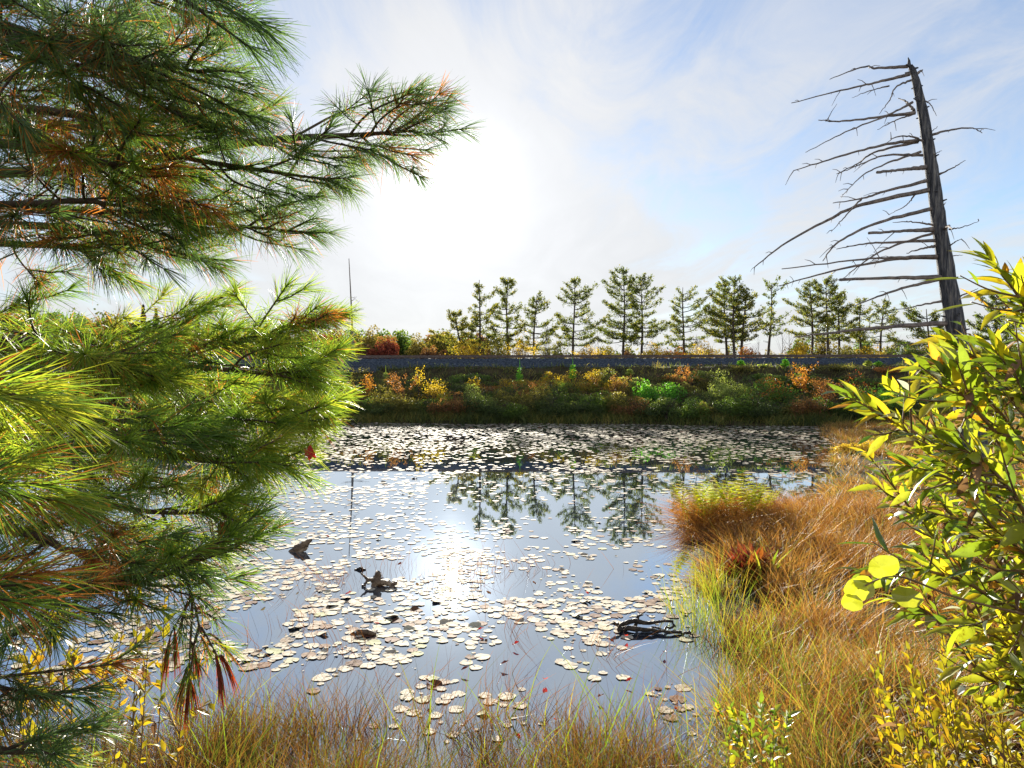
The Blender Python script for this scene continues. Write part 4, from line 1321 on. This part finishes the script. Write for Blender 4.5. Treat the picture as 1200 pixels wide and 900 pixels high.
# near right corner
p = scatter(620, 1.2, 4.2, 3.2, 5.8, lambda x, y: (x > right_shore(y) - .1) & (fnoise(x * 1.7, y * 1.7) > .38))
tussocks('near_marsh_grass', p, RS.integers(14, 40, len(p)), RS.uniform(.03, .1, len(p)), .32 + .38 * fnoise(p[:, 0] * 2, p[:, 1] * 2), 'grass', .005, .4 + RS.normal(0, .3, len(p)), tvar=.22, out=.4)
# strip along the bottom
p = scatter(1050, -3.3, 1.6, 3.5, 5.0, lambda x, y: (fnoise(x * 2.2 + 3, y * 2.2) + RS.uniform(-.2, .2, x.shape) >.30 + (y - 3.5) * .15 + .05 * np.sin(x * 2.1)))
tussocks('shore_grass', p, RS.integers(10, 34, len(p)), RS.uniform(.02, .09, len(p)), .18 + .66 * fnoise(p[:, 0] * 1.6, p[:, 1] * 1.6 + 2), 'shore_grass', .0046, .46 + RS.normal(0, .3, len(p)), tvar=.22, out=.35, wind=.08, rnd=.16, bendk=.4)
p = scatter(150, -2.4, 3.4, 3.7, 5.2, lambda x, y: x > -9)
tussocks('green_reed', p, RS.integers(2, 6, len(p)), .05, RS.uniform(.35, .75, len(p)), 'green_grass', .0085, .25 + RS.normal(0, .15, len(p)), out=.3, wind=.06, rnd=.12, bendk=.3)
# sparse sedge stems out in the open water
p = scatter(5200, -2.6, 2.4, 4.8, 9.5, lambda x, y: (x < right_shore(y)) & (fnoise(x * 1.4 + 7, y * 1.4) + RS.uniform(-.15, .15, x.shape) > .62))
grass('emergent_sedge', p, .25 + .3 * RS.uniform(0, 1, len(p)), 'rust_grass', .0042, RS.uniform(0, .3, len(p)), lean=.1, rnd=.35, bendk=.3)
# grass beyond, at the turn of the shore
p = scatter(7000, 4.5, 30, 11, 40, lambda x, y: (x > right_shore(y) + .8 * (fnoise(x, y) - .5)) & (x > 5.5) & (fnoise(x * .8, y * .8) > np.where(x < right_shore(y) + 3, .42, .3)))
tussocks('shore_sedge', p, RS.integers(10, 24, len(p)), RS.uniform(.08, .2, len(p)), .3 + .3 * fnoise(p[:, 0], p[:, 1]), 'grass', .012, .45 + RS.normal(0, .16, len(p)))
# reeds along the foot of the far bank
p = scatter(14000, -30, 22, 36, 48, lambda x, y: np.abs(y - far_shore(x) - .0) < .55)
grass('far_reeds', p, .2 + .3 * fnoise(p[:, 0], p[:, 1]), 'leaf_dark', .025, RS.uniform(.2, 1, len(p)), lean=.1, rnd=.15, bendk=.2)


# ferns and the red rosette plants on the ridge
def frond_plant(name, label, cat, c, n, ln, mat, seed, group=None, wid=.03):
    rs = np.random.default_rng(seed)
    mb = MB()
    for k in range(n):
        a = rs.uniform(0, 6.28)
        L_ = ln * rs.uniform(.6, 1.1)
        o_ = np.array([math.cos(a), math.sin(a), 0]) * rs.uniform(0, .08)
        d = np.array([math.cos(a) * .26, math.sin(a) * .26, 1])
        ax = catmull([o_, o_ + d * L_ * .55, o_ + d * L_ * .9 + np.array([math.cos(a), math.sin(a), .1]) * L_ * .12], 12)
        tube(mb, ax, [.003, .001], 4, .5, cap=False)
        P_, D_ = [], []
        for q in range(3, 12):
            dd = unit(ax[min(q + 1, 11)] - ax[q - 1])
            s_ = unit(np.cross(dd, [math.cos(a + 1.57), math.sin(a + 1.57), .1])) if False else np.array([-math.sin(a), math.cos(a), 0])
            for sg in (-1, 1):
                P_.append(ax[q])
                D_.append(unit(s_ * sg + dd * .5))
        P_, D_ = np.array(P_), np.array(D_)
        sz = np.repeat(np.sin(np.linspace(.25, 3.0, 9)), 2) * L_ * .18 + .015
        leaves(mb, P_, D_, np.tile([0, 0, 1.], (len(P_), 1)), sz, sz * .42, np.clip(rs.normal(.5, .2, len(P_)) + rs.normal(0, .15), 0, 1))
    z = float(max(ground_z(c[0], c[1]), 0))
    o = mb.build(name, M[mat], loc=(c[0], c[1], z))
    return tag(o, label, cat, group)


for k in range(8):
    frond_plant('fern', 'yellow-green fern clump standing on the rust sedge ridge', 'fern', (2.95 + k * .16 + RS.uniform(-.06, .06), 11.65 + RS.uniform(-.25, .35)), 8, .92 + .1 * RS.uniform(-1, 1), 'fern', 500 + k, 'ferns on the sedge ridge')


def rosette(name, label, cat, c, n, ln, mat, seed, group=None, w_=.2):
    rs = np.random.default_rng(seed)
    mb = MB()
    a = rs.uniform(0, 6.28, n)
    el = rs.uniform(.5, 1.4, n)
    D = np.stack([np.cos(a) * np.cos(el), np.sin(a) * np.cos(el), np.sin(el)], 1)
    Ls = ln * rs.uniform(.5, 1.1, n)
    leaves(mb, np.stack([np.cos(a) * .05, np.sin(a) * .05, np.full(n, .02)], 1), D, unit(np.stack([np.cos(a) * -.5, np.sin(a) * -.5, np.ones(n)], 1)), Ls, Ls * w_, rs.uniform(0, 1, n), .5, .25, .05)
    z = float(max(ground_z(c[0], c[1]), 0))
    o = mb.build(name, M[mat], loc=(c[0], c[1], z))
    return tag(o, label, cat, group)


for k, (px, py) in enumerate([(868, 700), (884, 706), (876, 694), (895, 700)]):
    q = at(px, py, 8.6)
    rosette('red_plant', 'clump of red and orange pointed leaves on the sedge hummock', 'plant', (q[0], 8.6 + (k % 2) * .2), 60, .42, 'red_plant', 520 + k, 'red leaved plants on the hummock', .16)
for k, (px, py) in enumerate([(893, 708), (903, 700)]):
    q = at(px, py, 8.4)
    rosette('iris_plant', 'green sword-leaved plant beside the red plants', 'plant', (q[0], 8.35 + .2 * k), 34, .5, 'green_grass', 530 + k, 'green plants on the hummock', .08)

# mound bush at the turn of the shore
shrub(1003, 516, 26, 24.5, 'gold', 'low mounded yellow-green bush on the shore by the willow', 540, False, 2600, .05, 'bush', None)
shrub(1050, 500, 30, 26, 'olive', 'olive bush on the shore behind the willow stems', 541, False, 2200, .06, 'bush', None)
shrub(1110, 505, 36, 25, 'green', 'green bush on the shore farther behind the willow', 542, False, 2200, .06, 'bush', None)
shrub(1175, 510, 36, 22, 'olive', 'olive-brown bush behind the densest willow leaves', 543, False, 2200, .06, 'bush', None)


# ---------------------------------------------------------------- lily pads
def pad_geo(mb, c, r, rot, tint, tilt, curl, z, seg=14):
    a = rot + np.linspace(.16, 2 * math.pi - .16, seg)
    wob = 1 + .06 * np.sin(3 * a + rot * 7) + .05 * np.sin(5 * a + rot * 3) + RS.normal(0, .035, seg)
    if RS.uniform() < .4:   # a torn bite out of the rim
        wob *= 1 - RS.uniform(.2, .5) * np.exp(-((a - RS.uniform(.5, 5.8)) / .35) ** 2)
    ring = []
    for f in (.6, 1.0):
        x = np.cos(a) * r * wob * f
        y = np.sin(a) * r * wob * f
        zz = z + tilt[0] * x + tilt[1] * y + (curl * r * f ** 3) * np.clip(np.sin(a * 1.0 + rot * 5) + .15 * np.sin(4 * a), 0, 1.2) + .012 * r * np.sin(6 * a + rot) * f
        ring.append(np.stack([c[0] + x, c[1] + y, np.maximum(zz, .003)], 1))
    v = np.concatenate([[[c[0], c[1], z]], ring[0], ring[1]])
    tri = np.array([[0, 1 + k, 2 + k] for k in range(seg - 1)])
    qd = np.array([[1 + k, 1 + seg + k, 2 + seg + k, 2 + k] for k in range(seg - 1)])
    b = mb.n
    mb.add(v, tri, tint, np.concatenate([[0], np.full(seg, .6), np.full(seg, 1.)]))
    mb.f.append(qd + b)


def pad_density(x, y):
    px = 600 + x / y * F
    n = fnoise(x * .55 + 2, y * .4, 3)
    n2 = fnoise(x * 1.6 + 5, y * 1.3 + 3, 2)
    far = np.clip((y - 19.0 + 11 * (n2 - .5) + 5 * (n - .5)) / 6, 0, 1) * (.5 + .9 * (n - .5))
    mid = np.clip(1 - np.abs(y - 15) / 5.5, 0, 1) * np.where(px < 500, .5, .12) * (n > .40)
    near = np.clip((13.0 - y) / 3, 0, 1) * np.clip((y - 4.7) / 1.2, 0, 1) * np.interp(px, [200, 420, 560, 640, 760, 840], [.5, .5, .42, .34, .30, .22])
    near = near * np.clip((n2 - .36) * 4.5, 0, 1.3)
    return np.maximum(np.maximum(far, mid), near)


pads = []
cells = {}
rs = np.random.default_rng(77)
cand = []
for (x0, x1, y0, y1, n, rlo, rhi) in [(-5, 3, 4.6, 9, 6500, .012, .03), (-9, 4, 9, 20, 5000, .03, .06), (-5, 3, 4.4, 8, 11000, .03, .105), (-7.5, 4.5, 8, 13, 13000, .03, .105), (-12, 8, 13, 20, 5600, .05, .11), (-17, 15, 15.5, 30, 21000, .06, .14), (-23, 22, 30, 44.5, 19000, .09, .18)]:
    x = rs.uniform(x0, x1, n)
    y = rs.uniform(y0, y1, n)
    ok = (rs.uniform(0, 1, n) < pad_density(x, y)) & (x < right_shore(y) - .1) & (x > left_shore(y) + .2) & (y < far_shore(x) - .3) & (np.abs(x / y) < .78)
    r = rs.uniform(rlo, rhi, n)
    r = .68 * r * np.clip((y - 2.2) / 3.6, .6, 1)
    big = rs.uniform(0, 1, n) < .25
    r = np.where(big, r * 1.1, r)
    cand += list(zip(x[ok], y[ok], r[ok]))
cand.sort(key=lambda c: -c[2])
for (x, y, r) in cand:
    key = (int(x / .4 + 1000), int(y / .4))
    bad = False
    for dx in (-1, 0, 1):
        for dy in (-1, 0, 1):
            for (a, b, c) in cells.get((key[0] + dx, key[1] + dy), ()):
                if (a - x) ** 2 + (b - y) ** 2 < (.72 * (c + r)) ** 2:
                    bad = True
                    break
            if bad:
                break
        if bad:
            break
    if bad:
        continue
    cells.setdefault(key, []).append((x, y, r))
    pads.append((x, y, r))
print('pads', len(pads))


def visible_first(p):
    px = 600 + p[0] / p[1] * F
    py = 450 + CAMZ / p[1] * F
    hidden = px < 250 - max(0, (py - 650)) * .45 or py > 900
    return (hidden, -p[2] / p[1] ** 1.5)


pads.sort(key=visible_first)
far_mb = MB()
for k, (x, y, r) in enumerate(pads):
    tn = float(np.clip(rs.normal(.55, .2), 0, 1)) if rs.uniform() > .13 else rs.uniform(0, .15)
    tl = rs.normal(0, .008, 2)
    cu = rs.uniform(.0, .05) if rs.uniform() > .07 else rs.uniform(.3, .45)
    z = .004 + rs.uniform(0, .004)
    if k < 300:
        mb = MB()
        pad_geo(mb, (0, 0), r, rs.uniform(0, 6.28), tn, tl, cu, z, 18)
        o = mb.build('lily_pad', M['pad'], loc=(x, y, 0), smooth=True)
        px = 600 + x / y * F
        if tn < .15:
            lab, gr = 'browned round lily pad floating on the open near water', 'browned lily pads'
        elif cu > .3:
            lab, gr = 'lily pad with a curled-up edge on the open near water', 'curled lily pads'
        else:
            lab, gr = 'flat pale lily pad floating on the open near water', 'flat pale lily pads'
        tag(o, lab, 'lily pad', gr)
    else:
        pad_geo(far_mb, (x, y), r, rs.uniform(0, 6.28), tn, tl, cu * .8, z, 10)
o = far_mb.build('lily_pad_carpet', M['pad'], smooth=True)
o['kind'] = 'stuff'
o['label'] = 'dense carpet of small lily pads over the far half of the pond'

# floating fallen leaves
spots = [(713, 598), (490, 690), (444, 734), (586, 783), (609, 872), (779, 768), (733, 803), (719, 757), (735, 749), (756, 716), (795, 838), (311, 707), (560, 742), (628, 688), (660, 720), (540, 790), (690, 700), (350, 690), (404, 700), (505, 842), (652, 848), (700, 822), (385, 632), (470, 655), (600, 760), (575, 700), (640, 800), (812, 690)]
for k, (px, py) in enumerate(spots):
    Y = CAMZ * F / (py - CY)
    p = at(px, py, Y)
    mb = MB()
    sz = rs.uniform(.028, .05)
    D = unit(np.array([[math.cos(k * 2.1), math.sin(k * 2.1), .1]]))
    leaves(mb, [[0, 0, 0]], D, [[0, 0, 1.]], [sz * 1.6], [sz], [.0 if k % 3 == 0 else rs.uniform(.1, 1)], .5, -.25, .25)
    o = mb.build('fallen_leaf', M['red_leaf'] if k % 2 == 0 else M['floating_leaf'], loc=(p[0], Y, .035))
    tag(o, 'small red fallen leaf floating among the lily pads' if k % 2 == 0 else 'small brown fallen leaf floating among the lily pads', 'leaf', 'red fallen leaves on the pond' if k % 2 == 0 else 'brown fallen leaves on the pond')


# ---------------------------------------------------------------- driftwood
def on_water(px, py, z=0.0):
    Y = (CAMZ - z) * F / (py - CY)
    return at(px, py, Y)


def wood_piece(name, label, cat, base_px, tubes, mat):
    b = on_water(*base_px)
    mb = MB()
    for pts, r in tubes:
        c = catmull(pts, 12)
        c[1:-1] += RS.normal(0, .006, (10, 3))
        tube(mb, c, r, 9, knot=.16)
    o = mb.build(name, M[mat], loc=(b[0], b[1], 0), smooth=True)
    return tag(o, label, cat)


wood_piece('driftwood', 'forked grey driftwood stump sticking up from the water', 'driftwood', (441, 686), [
    ([(-.05, 0, -.06), (.0, 0, .04), (.02, .02, .13), (.015, .03, .16)], [.05, .05, .042, .02]),
    ([(.0, 0, .05), (.1, -.02, .035), (.19, -.04, .03), (.25, -.05, .04)], [.045, .03, .026, .022]),
    ([(.15, -.03, .03), (.22, -.1, -.01), (.27, -.13, -.02)], [.024, .02, .012]),
    ([(-.02, 0, .06), (-.08, .0, .07), (-.14, .02, .1), (-.19, .03, .14)], [.03, .018, .014, .008]),
    ([(-.08, 0, .07), (-.13, -.04, .03), (-.17, -.06, -.02)], [.016, .014, .01])], 'driftwood')
wood_piece('driftwood', 'slanting split plank-like driftwood near the pine tip', 'driftwood', (352, 646), [
    ([(-.14, 0, -.05), (-.04, .0, .03), (.06, .02, .1), (.16, .03, .16)], [.06, .065, .05, .02]),
    ([(-.1, -.03, -.04), (.0, -.03, .01), (.1, -.02, .06)], [.04, .035, .02])], 'driftwood')
wood_piece('driftwood', 'tangle of black rotten wood with a looped end in the pads', 'driftwood', (752, 738), [
    ([(-.22, .06, .0), (-.1, .05, .07), (.05, .04, .05), (.2, .05, .06), (.31, .10, .05), (.34, .04, .02)], [0.0186, 0.0248, 0.0217, 0.0124, 0.0136, 0.0074]),
    ([(.1, .02, .02), (.2, -.02, .02), (.3, .0, .03), (.33, .05, .02)], [0.0093, 0.0112, 0.0112, 0.0093]),
    ([(-.25, -.06, .02), (-.1, -.08, .05), (.05, -.1, .03), (.2, -.12, .03), (.36, -.12, .02)], [0.0186, 0.0279, 0.0186, 0.0112, 0.0155]),
    ([(-.2, 0, -.02), (-.24, -.02, .06), (-.3, -.03, .07)], [0.0217, 0.0186, 0.0093]),
    ([(.36, -.14, .0), (.42, -.18, .04), (.45, -.2, .0)], [0.0124, 0.0136, 0.0074]),
    ([(-.05, .1, .0), (-.02, .1, .09), (.03, .09, .12)], [0.0186, 0.0155, 0.0074])], 'rotwood')
wood_piece('driftwood', 'small brown curl of bark floating before the stump', 'driftwood', (428, 744), [
    ([(-.09, 0, .0), (-.03, .01, .03), (.05, .0, .025), (.1, -.01, .0)], [.018, .03, .025, .012])], 'driftwood')
wood_piece('driftwood', 'short dark twig floating above the forked stump', 'driftwood', (422, 668), [
    ([(-.07, 0, .0), (.0, .01, .02), (.07, 0, .01)], [.012, .02, .01])], 'rotwood')

# ---------------------------------------------------------------- sky, sun, camera
SUN_AZ, SUN_EL = math.radians(-4.9), math.radians(15.2)
sd = Vector((math.sin(SUN_AZ) * math.cos(SUN_EL), math.cos(SUN_AZ) * math.cos(SUN_EL), math.sin(SUN_EL)))
sun = bpy.data.lights.new('sun', 'SUN')
sun.energy = 5.0
sun.angle = math.radians(.6)
sun.color = (1, .93, .80)
so = bpy.data.objects.new('sun', sun)
COL.objects.link(so)
so.rotation_euler = sd.to_track_quat('Z', 'Y').to_euler()
so.location = (0, 0, 50)

world = bpy.data.worlds.new('World')
scene.world = world
world.use_nodes = True
nt = world.node_tree
N, L = nt.nodes, nt.links
N.clear()


def math_(op, a, b=None, clamp=False):
    m = N.new('ShaderNodeMath')
    m.operation = op
    m.use_clamp = clamp
    for k, v in enumerate((a, b)):
        if v is None:
            continue
        if isinstance(v, (int, float)):
            m.inputs[k].default_value = v
        else:
            L.new(v, m.inputs[k])
    return m.outputs[0]


def mixc(fac, a, b, blend='MIX'):
    m = N.new('ShaderNodeMix')
    m.data_type = 'RGBA'
    m.blend_type = blend
    for idx, v in ((0, fac), (6, a), (7, b)):
        if isinstance(v, (int, float)):
            m.inputs[idx].default_value = v
        elif isinstance(v, tuple):
            m.inputs[idx].default_value = (*v, 1)
        else:
            L.new(v, m.inputs[idx])
    return m.outputs[2]


sky = N.new('ShaderNodeTexSky')
sky.sky_type = 'NISHITA'
sky.sun_disc = False
sky.sun_elevation = SUN_EL
sky.sun_rotation = SUN_AZ
sky.air_density = 1.0
sky.dust_density = .12
sky.ozone_density = 1.5
tc = N.new('ShaderNodeTexCoord')
nrm = N.new('ShaderNodeVectorMath')
nrm.operation = 'NORMALIZE'
L.new(tc.outputs['Generated'], nrm.inputs[0])
sep = N.new('ShaderNodeSeparateXYZ')
L.new(nrm.outputs[0], sep.inputs[0])
den = math_('ADD', math_('MAXIMUM', sep.outputs[2], 0.0), .12)
cu = math_('DIVIDE', sep.outputs[0], den)
cv = math_('DIVIDE', sep.outputs[1], den)
comb = N.new('ShaderNodeCombineXYZ')
L.new(cu, comb.inputs[0])
L.new(cv, comb.inputs[1])


def noise(scale, detail, dist, rough=.55, rot=0.0, stretch=(1, 1, 1), off=(0, 0, 0)):
    mp = N.new('ShaderNodeMapping')
    mp.inputs['Rotation'].default_value = (0, 0, rot)
    mp.inputs['Scale'].default_value = stretch
    mp.inputs['Location'].default_value = off
    L.new(comb.outputs[0], mp.inputs[0])
    n = N.new('ShaderNodeTexNoise')
    n.inputs['Scale'].default_value = scale
    n.inputs['Detail'].default_value = detail
    n.inputs['Roughness'].default_value = rough
    n.inputs['Distortion'].default_value = dist
    L.new(mp.outputs[0], n.inputs['Vector'])
    return n.outputs['Fac']


n1 = noise(.8, 8, .8, .6, .5, (1, .55, 1), (3.1, 1.7, 0))
n2 = noise(2.6, 10, 1.4, .62, .9, (1, .45, 1), (.4, 6.0, 0))
dot = N.new('ShaderNodeVectorMath')
dot.operation = 'DOT_PRODUCT'
L.new(nrm.outputs[0], dot.inputs[0])
dot.inputs[1].default_value = tuple(sd)
dpos = math_('MAXIMUM', dot.outputs['Value'], 0.0)
veil = math_('POWER', dpos, 9.0)
halo = math_('POWER', dpos, 32.0)
core = math_('POWER', dpos, 90.0)
core2 = math_('POWER', dpos, 700.0)
low = math_('POWER', math_('SUBTRACT', 1.0, math_('MAXIMUM', sep.outputs[2], 0.0)), 6.0)
cl = math_('ADD', math_('MULTIPLY', n1, .55), math_('MULTIPLY', n2, .55))
back_fill = math_('MAXIMUM', math_('MULTIPLY', dot.outputs['Value'], -1.0), 0.0)  # added fill: unseen clouds behind the camera brightened to lift shadows
cl = math_('ADD', cl, math_('MULTIPLY', back_fill, .35))
cl = math_('ADD', cl, math_('ADD', math_('ADD', math_('MULTIPLY', veil, .2), math_('MULTIPLY', core, .4)), math_('MULTIPLY', low, .36)))
mr = N.new('ShaderNodeMapRange')
mr.interpolation_type = 'SMOOTHSTEP'
mr.inputs['From Min'].default_value = .42
mr.inputs['From Max'].default_value = .88
L.new(cl, mr.inputs['Value'])
mask = math_('MULTIPLY', mr.outputs['Result'], .95)
cb = math_('ADD', math_('ADD', math_('ADD', 2.12, math_('MULTIPLY', n2, .55)), math_('MULTIPLY', back_fill, 2.8)), math_('ADD', math_('MULTIPLY', veil, .25), math_('ADD', math_('MULTIPLY', halo, .16), math_('ADD', math_('MULTIPLY', core, .5), math_('MULTIPLY', core2, 6.0)))))
cc = N.new('ShaderNodeVectorMath')
cc.operation = 'SCALE'
cc.inputs[0].default_value = (.975, .98, .995)
L.new(cb, cc.inputs['Scale'])
skys = mixc(1.0, sky.outputs[0], (.45, .485, .55), 'MULTIPLY')
fin = mixc(mask, skys, cc.outputs[0])
bg = N.new('ShaderNodeBackground')
bg.inputs['Strength'].default_value = .1
L.new(fin, bg.inputs['Color'])
wo_ = N.new('ShaderNodeOutputWorld')
L.new(bg.outputs[0], wo_.inputs[0])

cam = bpy.data.cameras.new('camera')
cam.sensor_width = 36
cam.lens = 25
cam.clip_start = .05
cam.clip_end = 4000
co = bpy.data.objects.new('camera', cam)
COL.objects.link(co)
co.location = (0, 0, CAMZ)
co.rotation_euler = (math.radians(90), 0, 0)
scene.camera = co

scene.view_settings.view_transform = 'Standard'
scene.view_settings.look = 'None'
scene.view_settings.exposure = 1.7
scene.view_settings.gamma = 1
scene.cycles.max_bounces = 7
scene.cycles.diffuse_bounces = 3
scene.cycles.glossy_bounces = 3
scene.cycles.transmission_bounces = 4
scene.cycles.transparent_max_bounces = 4
scene.cycles.caustics_reflective = False
scene.cycles.caustics_refractive = False
scene.cycles.use_denoising = True
scene.cycles.denoising_input_passes = 'RGB_ALBEDO_NORMAL'
scene.cycles.sample_clamp_indirect = 6
